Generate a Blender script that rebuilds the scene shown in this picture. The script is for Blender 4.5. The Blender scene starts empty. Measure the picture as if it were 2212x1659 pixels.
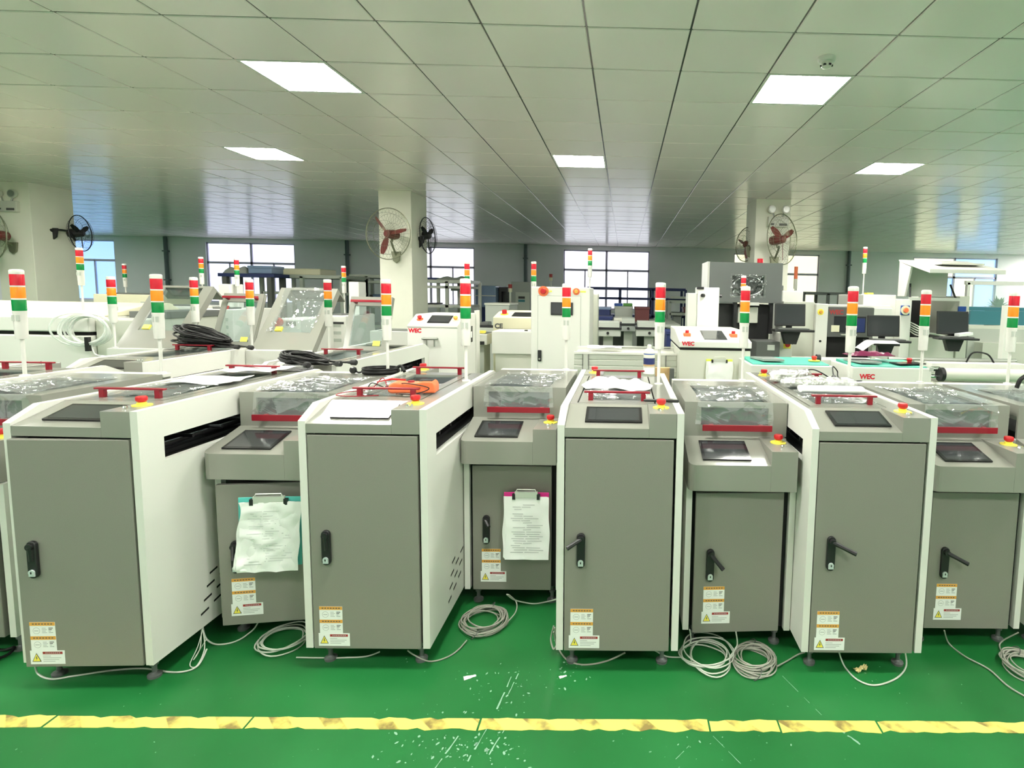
import bpy, bmesh, math, random
from mathutils import Vector, Matrix, noise
random.seed(7)
S = bpy.context.scene
COL = S.collection
PI = math.pi

# ------------------------------------------------------------------ camera, world, exposure
cam_d = bpy.data.cameras.new('camera')
cam = bpy.data.objects.new('camera', cam_d)
COL.objects.link(cam)
cam_d.sensor_width = 36.0
cam_d.lens = 36.0 * 1210 / 2212
cam_d.shift_x = -(1369 - 1106) / 2212
cam_d.shift_y = (752 - 829.5) / 2212
cam_d.clip_start = 0.05
cam_d.clip_end = 100


def cam_matrix(pitch, roll, yaw, loc):
    f = Vector((-math.sin(yaw) * math.cos(pitch), math.cos(yaw) * math.cos(pitch), -math.sin(pitch)))
    r = Vector((math.cos(yaw), math.sin(yaw), 0))
    u = r.cross(f)
    r2 = r * math.cos(roll) + u * math.sin(roll)
    u2 = -r * math.sin(roll) + u * math.cos(roll)
    m = Matrix((r2, u2, -f)).transposed().to_4x4()
    m.translation = loc
    return m


cam.matrix_world = cam_matrix(0.0955, 0.0197, -0.0177, Vector((0, 0, 1.55)))
S.camera = cam
W = bpy.data.worlds.new('world')
S.world = W
W.use_nodes = True
W.node_tree.nodes['Background'].inputs[0].default_value = (0.80, 0.88, 1.0, 1)
W.node_tree.nodes['Background'].inputs[1].default_value = 1.0
S.view_settings.view_transform = 'Standard'
S.view_settings.look = 'None'
S.view_settings.exposure = 0.0
S.view_settings.gamma = 1.0
S.view_settings.use_curve_mapping = False
S.cycles.max_bounces = 14
S.cycles.diffuse_bounces = 9
PANEL_POWER = 76.0          # radiance of the ceiling light panels
WINDOW_POWER = 2.6          # radiance of the daylit frosted windows

# ------------------------------------------------------------------ materials
MATS = {}


def mat(name, col, rough=0.5, metal=0.0, spec=0.5, emit=None, power=0.0, alpha=None, bump=0.0, bscale=200.0,
        var=0.0, vscale=4.0, coat=0.0):
    m = bpy.data.materials.new(name)
    m.use_nodes = True
    nt = m.node_tree
    b = nt.nodes['Principled BSDF']
    b.inputs['Base Color'].default_value = (*col, 1)
    b.inputs['Roughness'].default_value = rough
    b.inputs['Metallic'].default_value = metal
    b.inputs['Specular IOR Level'].default_value = spec
    b.inputs['Coat Weight'].default_value = coat
    if emit:
        b.inputs['Emission Color'].default_value = (*emit, 1)
        b.inputs['Emission Strength'].default_value = power
    if alpha is not None:
        b.inputs['Alpha'].default_value = alpha
    tc = None
    if bump or var:
        tc = nt.nodes.new('ShaderNodeTexCoord')
    if bump:
        n = nt.nodes.new('ShaderNodeTexNoise')
        n.inputs['Scale'].default_value = bscale
        n.inputs['Detail'].default_value = 2
        nt.links.new(tc.outputs['Object'], n.inputs['Vector'])
        bp = nt.nodes.new('ShaderNodeBump')
        bp.inputs['Strength'].default_value = bump
        bp.inputs['Distance'].default_value = 0.002
        nt.links.new(n.outputs['Fac'], bp.inputs['Height'])
        nt.links.new(bp.outputs['Normal'], b.inputs['Normal'])
    if var:
        n = nt.nodes.new('ShaderNodeTexNoise')
        n.inputs['Scale'].default_value = vscale
        n.inputs['Detail'].default_value = 5
        nt.links.new(tc.outputs['Object'], n.inputs['Vector'])
        r = nt.nodes.new('ShaderNodeValToRGB')
        r.color_ramp.elements[0].position = 0.3
        r.color_ramp.elements[1].position = 0.7
        r.color_ramp.elements[0].color = (*[c * (1 - var) for c in col], 1)
        r.color_ramp.elements[1].color = (*[min(1, c * (1 + var)) for c in col], 1)
        nt.links.new(n.outputs['Fac'], r.inputs['Fac'])
        nt.links.new(r.outputs['Color'], b.inputs['Base Color'])
    MATS[name] = m
    return m


mat('white', (0.70, 0.695, 0.65), 0.38, bump=0.06, bscale=300)
mat('offwhite', (0.62, 0.625, 0.55), 0.42, bump=0.05, bscale=300)
mat('cream', (0.74, 0.71, 0.52), 0.4)
mat('bench', (0.44, 0.47, 0.42), 0.5)
mat('grey', (0.232, 0.226, 0.197), 0.36, bump=0.25, bscale=420, var=0.04, vscale=300)
mat('hammer', (0.26, 0.26, 0.228), 0.15, spec=0.6, bump=0.05, bscale=380)
mat('darkgrey', (0.09, 0.095, 0.09), 0.45)
mat('midgrey', (0.30, 0.32, 0.30), 0.45)
mat('slate', (0.15, 0.16, 0.155), 0.4, metal=0.3)
mat('black', (0.012, 0.012, 0.013), 0.42)
mat('blackgloss', (0.012, 0.012, 0.014), 0.16)
mat('void', (0.006, 0.006, 0.006), 0.8)
mat('screen', (0.035, 0.038, 0.042), 0.12, coat=0.3)
mat('screenreflect', (0.30, 0.33, 0.31), 0.2)  # screen tone lightened to pale grey, a reflection painted into the colour
mat('red', (0.25, 0.004, 0.016), 0.35)
mat('buttonred', (0.50, 0.012, 0.016), 0.3)
mat('orange', (0.80, 0.17, 0.06), 0.4)
mat('yellow', (0.92, 0.78, 0.10), 0.45)
mat('lensred', (0.62, 0.012, 0.03), 0.22)
mat('lensamber', (0.95, 0.27, 0.015), 0.22)
mat('lensgreen', (0.0, 0.22, 0.045), 0.22)
mat('chrome', (0.75, 0.78, 0.76), 0.16, metal=1.0)
mat('steel', (0.42, 0.43, 0.40), 0.35, metal=0.8)
mat('alu', (0.62, 0.64, 0.58), 0.38, metal=0.4)
mat('paper', (0.86, 0.87, 0.85), 0.75)
mat('ink', (0.48, 0.49, 0.49), 0.8)
mat('faintink', (0.66, 0.67, 0.66), 0.8)
mat('lockmetal', (0.60, 0.66, 0.66), 0.3, metal=0.25)
mat('pad', (0.05, 0.055, 0.05), 0.6)
mat('inkdark', (0.10, 0.10, 0.10), 0.8)
mat('labelorange', (0.75, 0.36, 0.06), 0.6)
mat('labelred', (0.35, 0.03, 0.03), 0.6)
mat('cablegrey', (0.34, 0.34, 0.29), 0.5)
mat('cablewhite', (0.52, 0.55, 0.48), 0.45)
mat('cableblack', (0.006, 0.006, 0.006), 0.5, spec=0.25)
mat('purple', (0.14, 0.01, 0.05), 0.4)
mat('teal', (0.05, 0.34, 0.25), 0.6, bump=0.1)
mat('tealboard', (0.10, 0.50, 0.46), 0.4)
mat('magenta', (0.55, 0.02, 0.20), 0.4)
mat('limeboard', (0.72, 0.80, 0.12), 0.4)
mat('blue', (0.01, 0.06, 0.28), 0.4)
mat('bluefilm', (0.22, 0.30, 0.46), 0.22, bump=0.5, bscale=12)
mat('navy', (0.012, 0.025, 0.12), 0.5)
mat('maroon', (0.11, 0.02, 0.02), 0.5)
mat('wood', (0.55, 0.36, 0.17), 0.6, var=0.15, vscale=14)
mat('tealglass', (0.06, 0.20, 0.24), 0.2)
mat('bladered', (0.17, 0.035, 0.03), 0.45)
mat('fanmetal', (0.23, 0.24, 0.16), 0.4, metal=0.5)
mat('wall', (0.86, 0.84, 0.88), 0.75, var=0.05, vscale=0.6)
mat('column', (0.88, 0.87, 0.75), 0.6, var=0.04, vscale=2)
mat('frame', (0.58, 0.54, 0.70), 0.5)  # pale violet carries the bloom of the bright panes over the bars
mat('pipe', (0.10, 0.13, 0.14), 0.5)
mat('grid', (0.13, 0.13, 0.12), 0.22, metal=0.75)
mat('leaf', (0.10, 0.30, 0.06), 0.7)
mat('glasslite', (0.55, 0.72, 0.68), 0.1, alpha=0.25)
mat('debris', (0.75, 0.62, 0.30), 0.7)
mat('fleck', (0.26, 0.46, 0.33), 0.6)
mat('cloth', (0.70, 0.70, 0.69), 0.85)
mat('panel_light', (0.9, 0.9, 0.85), 0.6, emit=(1.0, 0.985, 0.90), power=PANEL_POWER)
mat('pane_blue', (0.5, 0.6, 0.8), 0.3, emit=(0.32, 0.55, 1.0), power=WINDOW_POWER * 0.5)
mat('pane_violet', (0.5, 0.6, 0.8), 0.3, emit=(0.80, 0.81, 1.0), power=WINDOW_POWER * 0.62)
mat('pane_white', (0.7, 0.7, 0.8), 0.3, emit=(0.90, 0.91, 1.0), power=WINDOW_POWER * 0.72)
mat('pane_warm', (0.8, 0.8, 0.7), 0.3, emit=(1.0, 0.98, 0.66), power=WINDOW_POWER * 0.48)


def film_mat(name, tint, clear, rough=0.08, wr=9.0, strength=0.9, haze=0.15):
    """thin clear plastic: mostly transparent, wrinkled glossy surface"""
    m = bpy.data.materials.new(name)
    m.use_nodes = True
    nt = m.node_tree
    nt.nodes.clear()
    out = nt.nodes.new('ShaderNodeOutputMaterial')
    tr = nt.nodes.new('ShaderNodeBsdfTransparent')
    tr.inputs[0].default_value = (*tint, 1)
    gl = nt.nodes.new('ShaderNodeBsdfGlossy')
    gl.inputs['Color'].default_value = (0.9, 0.93, 0.92, 1)
    gl.inputs['Roughness'].default_value = rough
    mx = nt.nodes.new('ShaderNodeMixShader')
    mx.inputs[0].default_value = 1 - clear
    tc = nt.nodes.new('ShaderNodeTexCoord')
    n = nt.nodes.new('ShaderNodeTexNoise')
    n.inputs['Scale'].default_value = wr
    n.inputs['Detail'].default_value = 4
    n.inputs['Distortion'].default_value = 1.2
    bp = nt.nodes.new('ShaderNodeBump')
    bp.inputs['Strength'].default_value = strength
    bp.inputs['Distance'].default_value = 0.02
    nt.links.new(tc.outputs['Object'], n.inputs['Vector'])
    nt.links.new(n.outputs['Fac'], bp.inputs['Height'])
    nt.links.new(bp.outputs['Normal'], gl.inputs['Normal'])
    df = nt.nodes.new('ShaderNodeBsdfDiffuse')
    df.inputs[0].default_value = (0.85, 0.88, 0.88, 1)
    m2 = nt.nodes.new('ShaderNodeMixShader')
    m2.inputs[0].default_value = haze
    nt.links.new(gl.outputs[0], m2.inputs[1])
    nt.links.new(df.outputs[0], m2.inputs[2])
    nt.links.new(tr.outputs[0], mx.inputs[1])
    nt.links.new(m2.outputs[0], mx.inputs[2])
    nt.links.new(mx.outputs[0], out.inputs[0])
    MATS[name] = m


film_mat('film', (0.95, 0.96, 0.96), 0.70, 0.06, 9, 0.85, 0.25)
film_mat('film_front', (0.95, 0.96, 0.96), 0.74, 0.12, 5, 0.5, 0.45)
mat('tubing', (0.85, 0.87, 0.84), 0.2, alpha=0.6)
film_mat('thin_film', (0.95, 0.95, 0.95), 0.90, 0.06, 8, 0.8, 0.05)
film_mat('bubble', (0.92, 0.9, 0.9), 0.45, 0.15, 26, 1.0)
film_mat('acrylic', (0.86, 0.92, 0.93), 0.90, 0.05, 1, 0.02)
mat('smoked', (0.13, 0.15, 0.16), 0.12, alpha=0.62)


def floor_mat():
    m = mat('floor', (0.012, 0.16, 0.045), 0.32)
    nt = m.node_tree
    b = nt.nodes['Principled BSDF']
    tc = nt.nodes.new('ShaderNodeTexCoord')
    n1 = nt.nodes.new('ShaderNodeTexNoise')
    n1.inputs['Scale'].default_value = 1.6
    n1.inputs['Detail'].default_value = 8
    nt.links.new(tc.outputs['Object'], n1.inputs['Vector'])
    r1 = nt.nodes.new('ShaderNodeValToRGB')
    r1.color_ramp.elements[0].position = 0.32
    r1.color_ramp.elements[1].position = 0.72
    r1.color_ramp.elements[0].color = (0.010, 0.122, 0.027, 1)
    r1.color_ramp.elements[1].color = (0.020, 0.188, 0.049, 1)
    nt.links.new(n1.outputs['Fac'], r1.inputs['Fac'])
    # pale scuffs and flecks of worn paint
    n2 = nt.nodes.new('ShaderNodeTexNoise')
    n2.inputs['Scale'].default_value = 46
    n2.inputs['Detail'].default_value = 6
    n2.inputs['Roughness'].default_value = 0.7
    nt.links.new(tc.outputs['Object'], n2.inputs['Vector'])
    r2 = nt.nodes.new('ShaderNodeValToRGB')
    r2.color_ramp.elements[0].position = 0.66
    r2.color_ramp.elements[1].position = 0.76
    nt.links.new(n2.outputs['Fac'], r2.inputs['Fac'])
    mx = nt.nodes.new('ShaderNodeMixRGB')
    mx.inputs[2].default_value = (0.30, 0.46, 0.34, 1)
    ml = nt.nodes.new('ShaderNodeMath')
    ml.operation = 'MULTIPLY'
    ml.inputs[1].default_value = 0.55
    nt.links.new(r2.outputs['Color'], ml.inputs[0])
    nt.links.new(ml.outputs[0], mx.inputs[0])
    nt.links.new(r1.outputs['Color'], mx.inputs[1])
    nt.links.new(mx.outputs[0], b.inputs['Base Color'])
    r3 = nt.nodes.new('ShaderNodeMapRange')
    r3.inputs['To Min'].default_value = 0.22
    r3.inputs['To Max'].default_value = 0.46
    nt.links.new(n1.outputs['Fac'], r3.inputs['Value'])
    nt.links.new(r3.outputs[0], b.inputs['Roughness'])


floor_mat()


def tile_mat():
    m = mat('ceiling_tile', (0.93, 0.83, 0.82), 0.21, spec=0.26)
    nt = m.node_tree
    b = nt.nodes['Principled BSDF']
    tc = nt.nodes.new('ShaderNodeTexCoord')
    n = nt.nodes.new('ShaderNodeTexNoise')
    n.inputs['Scale'].default_value = 160
    n.inputs['Detail'].default_value = 2
    nt.links.new(tc.outputs['Object'], n.inputs['Vector'])
    bp = nt.nodes.new('ShaderNodeBump')
    bp.inputs['Strength'].default_value = 0.03
    bp.inputs['Distance'].default_value = 0.002
    nt.links.new(n.outputs['Fac'], bp.inputs['Height'])
    nt.links.new(bp.outputs['Normal'], b.inputs['Normal'])


tile_mat()


def tape_mat():
    """yellow tape with worn dark diagonal hatching"""
    m = mat('tape', (0.80, 0.66, 0.12), 0.5)
    nt = m.node_tree
    b = nt.nodes['Principled BSDF']
    tc = nt.nodes.new('ShaderNodeTexCoord')
    w = nt.nodes.new('ShaderNodeTexWave')
    w.bands_direction = 'DIAGONAL'
    w.inputs['Scale'].default_value = 3.4
    w.inputs['Distortion'].default_value = 0.6
    w.inputs['Detail'].default_value = 1
    nt.links.new(tc.outputs['Object'], w.inputs['Vector'])
    r = nt.nodes.new('ShaderNodeValToRGB')
    r.color_ramp.elements[0].position = 0.60
    r.color_ramp.elements[1].position = 0.70
    nt.links.new(w.outputs['Color'], r.inputs['Fac'])
    n = nt.nodes.new('ShaderNodeTexNoise')
    n.inputs['Scale'].default_value = 14
    n.inputs['Detail'].default_value = 6
    nt.links.new(tc.outputs['Object'], n.inputs['Vector'])
    r2 = nt.nodes.new('ShaderNodeValToRGB')
    r2.color_ramp.elements[0].position = 0.40
    r2.color_ramp.elements[1].position = 0.62
    nt.links.new(n.outputs['Fac'], r2.inputs['Fac'])
    ml = nt.nodes.new('ShaderNodeMath')
    ml.operation = 'MULTIPLY'
    nt.links.new(r.outputs['Color'], ml.inputs[0])
    nt.links.new(r2.outputs['Color'], ml.inputs[1])
    mx = nt.nodes.new('ShaderNodeMixRGB')
    mx.inputs[1].default_value = (0.83, 0.70, 0.16, 1)
    mx.inputs[2].default_value = (0.27, 0.20, 0.06, 1)
    nt.links.new(ml.outputs[0], mx.inputs[0])
    nt.links.new(mx.outputs[0], b.inputs['Base Color'])


tape_mat()


# ------------------------------------------------------------------ mesh builder
CACHE = {}


class MB:
    def __init__(self):
        self.v, self.f, self.m = [], [], []

    def add(self, vs, fs, mi=0):
        o = len(self.v)
        self.v += [tuple(p) for p in vs]
        self.f += [tuple(i + o for i in f) for f in fs]
        self.m += [mi] * len(fs)
        return self

    def box(self, x0, x1, y0, y1, z0, z1, mi=0):
        vs = [(x, y, z) for x in (x0, x1) for y in (y0, y1) for z in (z0, z1)]
        return self.add(vs, [(0, 1, 3, 2), (4, 6, 7, 5), (0, 4, 5, 1), (2, 3, 7, 6), (0, 2, 6, 4), (1, 5, 7, 3)], mi)

    def prism(self, poly, axis, a0, a1, mi=0):
        """polygon (two coordinates, remaining axes in order) extruded along axis"""
        n = len(poly)
        vs = []
        for a in (a0, a1):
            for p in poly:
                q = list(p)
                q.insert(axis, a)
                vs.append(q)
        fs = [tuple(range(n)), tuple(range(2 * n - 1, n - 1, -1))]
        fs += [(i, (i + 1) % n, n + (i + 1) % n, n + i) for i in range(n)]
        return self.add(vs, fs, mi)

    def plate(self, us, vs_, holes, axis, a0, a1, mi=0):
        """rectangular plate with rectangular holes (u0,u1,v0,v1), thickness a0..a1 along axis"""
        us = sorted(set(list(us) + [h[0] for h in holes] + [h[1] for h in holes]))
        vv = sorted(set(list(vs_) + [h[2] for h in holes] + [h[3] for h in holes]))

        def full(i, j):
            if not (0 <= i < len(us) - 1 and 0 <= j < len(vv) - 1):
                return False
            cu, cv = (us[i] + us[i + 1]) / 2, (vv[j] + vv[j + 1]) / 2
            return not any(h[0] < cu < h[1] and h[2] < cv < h[3] for h in holes)
        idx, V, F = {}, [], []

        def vid(i, j, k):
            if (i, j, k) not in idx:
                q = [us[i], vv[j]]
                q.insert(axis, (a0, a1)[k])
                idx[(i, j, k)] = len(V)
                V.append(q)
            return idx[(i, j, k)]
        for i in range(len(us) - 1):
            for j in range(len(vv) - 1):
                if not full(i, j):
                    continue
                for k in (0, 1):
                    F.append((vid(i, j, k), vid(i + 1, j, k), vid(i + 1, j + 1, k), vid(i, j + 1, k)))
                for (di, dj, p, q) in ((-1, 0, (i, j), (i, j + 1)), (1, 0, (i + 1, j), (i + 1, j + 1)),
                                       (0, -1, (i, j), (i + 1, j)), (0, 1, (i, j + 1), (i + 1, j + 1))):
                    if not full(i + di, j + dj):
                        F.append((vid(*p, 0), vid(*q, 0), vid(*q, 1), vid(*p, 1)))
        return self.add(V, F, mi)

    def cyl(self, p0, p1, r, n=12, r1=None, mi=0):
        return self.tube([p0, p1], r, n, mi=mi, rs=[r, r if r1 is None else r1])

    def tube(self, pts, r, n=6, mi=0, closed=False, rs=None):
        pts = [Vector(p) for p in pts]
        k = len(pts)
        up = None
        rings = []
        for i, p in enumerate(pts):
            a = pts[(i - 1) % k] if (closed or i > 0) else p
            b = pts[(i + 1) % k] if (closed or i < k - 1) else p
            t = (b - a)
            if t.length < 1e-9:
                t = Vector((0, 0, 1))
            t.normalize()
            if up is None:
                up = Vector((0, 0, 1)) if abs(t.z) < 0.9 else Vector((1, 0, 0))
            s = t.cross(up)
            if s.length < 1e-6:
                s = t.cross(Vector((1, 0.3, 0)))
            s.normalize()
            up = s.cross(t).normalized()
            rr = rs[i] if rs else r
            rings.append([p + s * (rr * math.cos(2 * PI * j / n)) + up * (rr * math.sin(2 * PI * j / n)) for j in range(n)])
        V = [q for ring in rings for q in ring]
        F = []
        for i in range(k if closed else k - 1):
            a, b = i * n, ((i + 1) % k) * n
            F += [(a + j, a + (j + 1) % n, b + (j + 1) % n, b + j) for j in range(n)]
        if not closed:
            F += [tuple(range(n)), tuple(range((k - 1) * n + n - 1, (k - 1) * n - 1, -1))]
        return self.add(V, F, mi)

    def lathe(self, prof, c=(0, 0, 0), n=16, mi=0):
        V, F = [], []
        for (r, z) in prof:
            V += [(c[0] + r * math.cos(2 * PI * j / n), c[1] + r * math.sin(2 * PI * j / n), c[2] + z) for j in range(n)]
        for i in range(len(prof) - 1):
            F += [(i * n + j, i * n + (j + 1) % n, (i + 1) * n + (j + 1) % n, (i + 1) * n + j) for j in range(n)]
        F += [tuple(range(n - 1, -1, -1)), tuple(range((len(prof) - 1) * n, len(prof) * n))]
        return self.add(V, F, mi)

    def quad(self, a, b, c, d, mi=0):
        return self.add([a, b, c, d], [(0, 1, 2, 3)], mi)

    def sheet(self, fn, nu, nv, th=0.0, mi=0):
        """surface fn(u,v) -> point; th > 0 closes it into a thin solid"""
        V = [Vector(fn(i / nu, j / nv)) for j in range(nv + 1) for i in range(nu + 1)]
        F = [(j * (nu + 1) + i, j * (nu + 1) + i + 1, (j + 1) * (nu + 1) + i + 1, (j + 1) * (nu + 1) + i)
             for j in range(nv) for i in range(nu)]
        if not th:
            return self.add(V, F, mi)
        k = len(V)
        nrm = (V[1] - V[0]).cross(V[nu + 1] - V[0]).normalized()
        V2 = V + [p - nrm * th for p in V]
        F2 = F + [tuple(reversed([i + k for i in f])) for f in F]
        rim = [i for i in range(nu + 1)] + [j * (nu + 1) + nu for j in range(1, nv + 1)] \
            + [nv * (nu + 1) + i for i in range(nu - 1, -1, -1)] + [j * (nu + 1) for j in range(nv - 1, 0, -1)]
        F2 += [(rim[i], rim[(i + 1) % len(rim)], rim[(i + 1) % len(rim)] + k, rim[i] + k) for i in range(len(rim))]
        return self.add(V2, F2, mi)

    def mesh(self, name, mats, bevel=0, smooth=False, recalc=True, seg=2):
        me = bpy.data.meshes.new(name)
        bm = bmesh.new()
        bv = [bm.verts.new(p) for p in self.v]
        for f, mi in zip(self.f, self.m):
            try:
                bf = bm.faces.new([bv[i] for i in f])
                bf.material_index = mi
            except ValueError:
                pass
        if recalc:
            bmesh.ops.recalc_face_normals(bm, faces=bm.faces)
        if bevel:
            es = [e for e in bm.edges if len(e.link_faces) == 2 and e.calc_face_angle(0) > 0.5]
            bmesh.ops.bevel(bm, geom=es, offset=bevel, segments=seg, profile=0.5, affect='EDGES', clamp_overlap=True)
        bm.to_mesh(me)
        bm.free()
        for q in ([mats] if isinstance(mats, str) else mats):
            me.materials.append(MATS[q])
        if smooth:
            me.polygons.foreach_set('use_smooth', [True] * len(me.polygons))
            me.set_sharp_from_angle(angle=0.6)
        return me

    def build(self, name, mats, parent=None, loc=(0, 0, 0), rot=(0, 0, 0), **kw):
        return link(name, self.mesh(name, mats, **kw), parent, loc, rot)


def link(name, me, parent=None, loc=(0, 0, 0), rot=(0, 0, 0)):
    o = bpy.data.objects.new(name, me)
    COL.objects.link(o)
    o.location = loc
    o.rotation_euler = rot
    if parent:
        o.parent = parent
    return o


def shared(key, fn):
    if key not in CACHE:
        CACHE[key] = fn()
    return CACHE[key]


def tag(o, label=None, cat=None, group=None, kind=None):
    if label:
        o['label'] = label
    if cat:
        o['category'] = cat
    if group:
        o['group'] = group
    if kind:
        o['kind'] = kind
    return o


def thing(name, label, cat, loc=(0, 0, 0), rz=0.0, group=None):
    o = bpy.data.objects.new(name, None)
    COL.objects.link(o)
    o.empty_display_size = 0.1
    o.location = loc
    o.rotation_euler = (0, 0, rz)
    return tag(o, label, cat, group)


def B(*a):
    return MB().box(*a)


def smooth_path(pts, per=8, closed=False):
    """Catmull-Rom through the points"""
    P = [Vector(p) for p in pts]
    out = []
    k = len(P)
    rng = range(k if closed else k - 1)
    for i in rng:
        if closed:
            a, b, c, d = P[(i - 1) % k], P[i], P[(i + 1) % k], P[(i + 2) % k]
        else:
            a, b, c, d = P[max(i - 1, 0)], P[i], P[i + 1], P[min(i + 2, k - 1)]
        for s in range(per):
            t = s / per
            out.append(0.5 * ((2 * b) + (c - a) * t + (2 * a - 5 * b + 4 * c - d) * t * t + (3 * b - a - 3 * c + d) * t ** 3))
    if not closed:
        out.append(P[-1])
    return out


def text(name, body, m, parent, loc, rot, size, extrude=0.0006, offset=0.0, shear=0.0):
    cu = bpy.data.curves.new(name, 'FONT')
    cu.body = body
    cu.size = size
    cu.extrude = extrude
    cu.offset = offset
    cu.shear = shear
    tmp = bpy.data.objects.new('lettering_outline', cu)
    COL.objects.link(tmp)
    bpy.context.view_layer.update()
    me = bpy.data.meshes.new_from_object(tmp.evaluated_get(bpy.context.evaluated_depsgraph_get()))
    bpy.data.objects.remove(tmp)
    bpy.data.curves.remove(cu)
    me.materials.clear()
    me.materials.append(MATS[m])
    return link(name, me, parent, loc, rot)

# ------------------------------------------------------------------ the room
ZC = 3.067                                   # ceiling height
GX, GY, GT = -0.247, 3.372, 0.6              # ceiling grid origin and module
IX0, IX1, JY0, JY1 = -38, 24, -10, 25
XL, XR, YB, YF = GX + GT * IX0, GX + GT * IX1, 18.1, GY + GT * JY0

fl = B(XL - .2, XR + .2, YF - .2, YB + .2, -0.12, 0).build('floor', 'floor')
tag(fl, 'glossy green painted concrete floor with pale scuffs', kind='structure')
ce = B(XL - .2, XR + .2, YF - .2, YB + .2, ZC + 0.055, ZC + 0.2).build('ceiling', 'midgrey')
tag(ce, 'suspended ceiling of square metal tiles', kind='structure')

LIGHTS_SEEN = [(-4, 1), (2, 1), (-7, 5), (-1, 5), (5, 5)]
LIGHTS_UNSEEN = [(8, 1), (-10, 1), (-13, 5), (11, 5), (-7, -3), (-1, -3), (5, -3), (-13, -3), (11, -3),
               (-10, -7), (-4, -7), (2, -7), (8, -7)]  # most of this row behind the viewpoint is added to brighten the doors
LIGHTS_UNSEEN += [(18, 9), (19, 13), (21, 17), (22, 22), (-19, 9), (-23, 13), (-28, 17), (20, 5), (22, 13), (22, 19), (-31, 9), (-35, 13), (-35, 19)]  # unseen panels added at the sides to brighten the far wall
LSET = set(LIGHTS_SEEN + LIGHTS_UNSEEN)
gb = MB()
for i in range(IX0, IX1 + 1):
    x = GX + GT * i
    gb.box(x - .012, x + .012, YF, YB, ZC + .006, ZC + .05)
for j in range(JY0, JY1 + 1):
    y = GY + GT * j
    gb.box(XL, XR, y - .012, y + .012, ZC + .008, ZC + .048)
gb.build('ceiling_grid', 'grid', ce)


def tile_geo(mb, w, d, th=0.03):
    a, b = w / 2 - .0055, d / 2 - .0085
    c, e = a - .004, b - .004
    mb.add([(-a, -b, .005), (a, -b, .005), (a, b, .005), (-a, b, .005),
            (-c, -e, 0), (c, -e, 0), (c, e, 0), (-c, e, 0),
            (-a, -b, th), (a, -b, th), (a, b, th), (-a, b, th)],
           [(7, 6, 5, 4), (0, 1, 5, 4), (1, 2, 6, 5), (2, 3, 7, 6), (3, 0, 4, 7),
            (8, 9, 1, 0), (9, 10, 2, 1), (10, 11, 3, 2), (11, 8, 0, 3), (8, 9, 10, 11)])
    return mb


tile_me = tile_geo(MB(), GT, GT).mesh('ceiling_tile', 'ceiling_tile')
cells = []
for i in range(IX0, IX1):
    for j in range(JY0, JY1):
        if (i, j) in LSET:
            continue
        y0, y1 = GY + GT * j, min(GY + GT * (j + 1), YB)
        cells.append((GX + GT * (i + .5), (y0 + y1) / 2, y1 - y0))
inview = [c for c in cells if c[1] > 2.8 and -1.22 < c[0] / c[1] < 0.80 and c[2] > .59]
inview.sort(key=lambda c: c[0] ** 2 + c[1] ** 2)
near = set((c[0], c[1]) for c in inview[:290])
rest = MB()
rng = random.Random(3)
for (x, y, d) in cells:
    rx, ry = rng.gauss(0, .0016), rng.gauss(0, .0016)
    if (x, y) in near:
        link('ceiling_tile', tile_me, ce, (x, y, ZC), (rx, ry, 0))
    else:
        t = tile_geo(MB(), GT, d)
        mt = Matrix.Translation((x, y, ZC)) @ Matrix.Rotation(rx, 4, 'X') @ Matrix.Rotation(ry, 4, 'Y')
        rest.add([mt @ Vector(p) for p in t.v], t.f)
tag(rest.build('far_ceiling_tiles', 'ceiling_tile', ce, recalc=False), 'far ceiling tiles', kind='stuff')

# recessed light panels
lf_me = MB().plate((-.297, .297), (-.297, .297), [(-.277, .277, -.277, .277)], 2, 0, .03).mesh('light_frame', 'white')
ld_me = B(-.278, .278, -.278, .278, .004, .012).mesh('light_diffuser', 'panel_light')
LL = {(-4, 1): 'large lit square ceiling panel at upper left, nearest on that side',
      (2, 1): 'lit square ceiling panel beside the round smoke detector',
      (-7, 5): 'smaller lit ceiling panel at far left, above the left pillar row',
      (-1, 5): 'small lit ceiling panel in the middle, above the tall white cabinet',
      (5, 5): 'small lit ceiling panel at far right, farther than the smoke detector'}
for (i, j) in LIGHTS_SEEN + LIGHTS_UNSEEN:
    seen = (i, j) in LL
    t = thing('ceiling_light', LL.get((i, j), 'unseen lit ceiling panel placed outside the view to light the hall'), 'ceiling light',
              (GX + GT * (i + .5), GY + GT * (j + .5), ZC), 0,
              'lit ceiling panels in view' if seen else 'lit ceiling panels outside the view')
    link('light_frame', lf_me, t)
    link('light_diffuser', ld_me, t)

# smoke detector
p = (1.251, 3.685, 3.067)
t = thing('smoke_detector', 'round white smoke detector on the ceiling near a lit panel', 'smoke detector', (p[0], p[1], ZC))
MB().lathe([(.052, 0), (.055, -.012), (.05, -.028), (.03, -.032)], n=24).build('detector_base', 'white', t, smooth=True)
MB().lathe([(.030, -.030), (.034, -.045), (.028, -.062), (.012, -.068)], n=20).build('sensor_head', 'offwhite', t, smooth=True)
v = MB()
for a in range(6):
    c, s_ = math.cos(a * PI / 3 - 1.2), math.sin(a * PI / 3 - 1.2)
    v.box(.031 * c - .008, .031 * c + .008, .031 * s_ - .006, .031 * s_ + .006, -.056, -.046)
v.build('sensor_slots', 'black', t)

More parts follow.
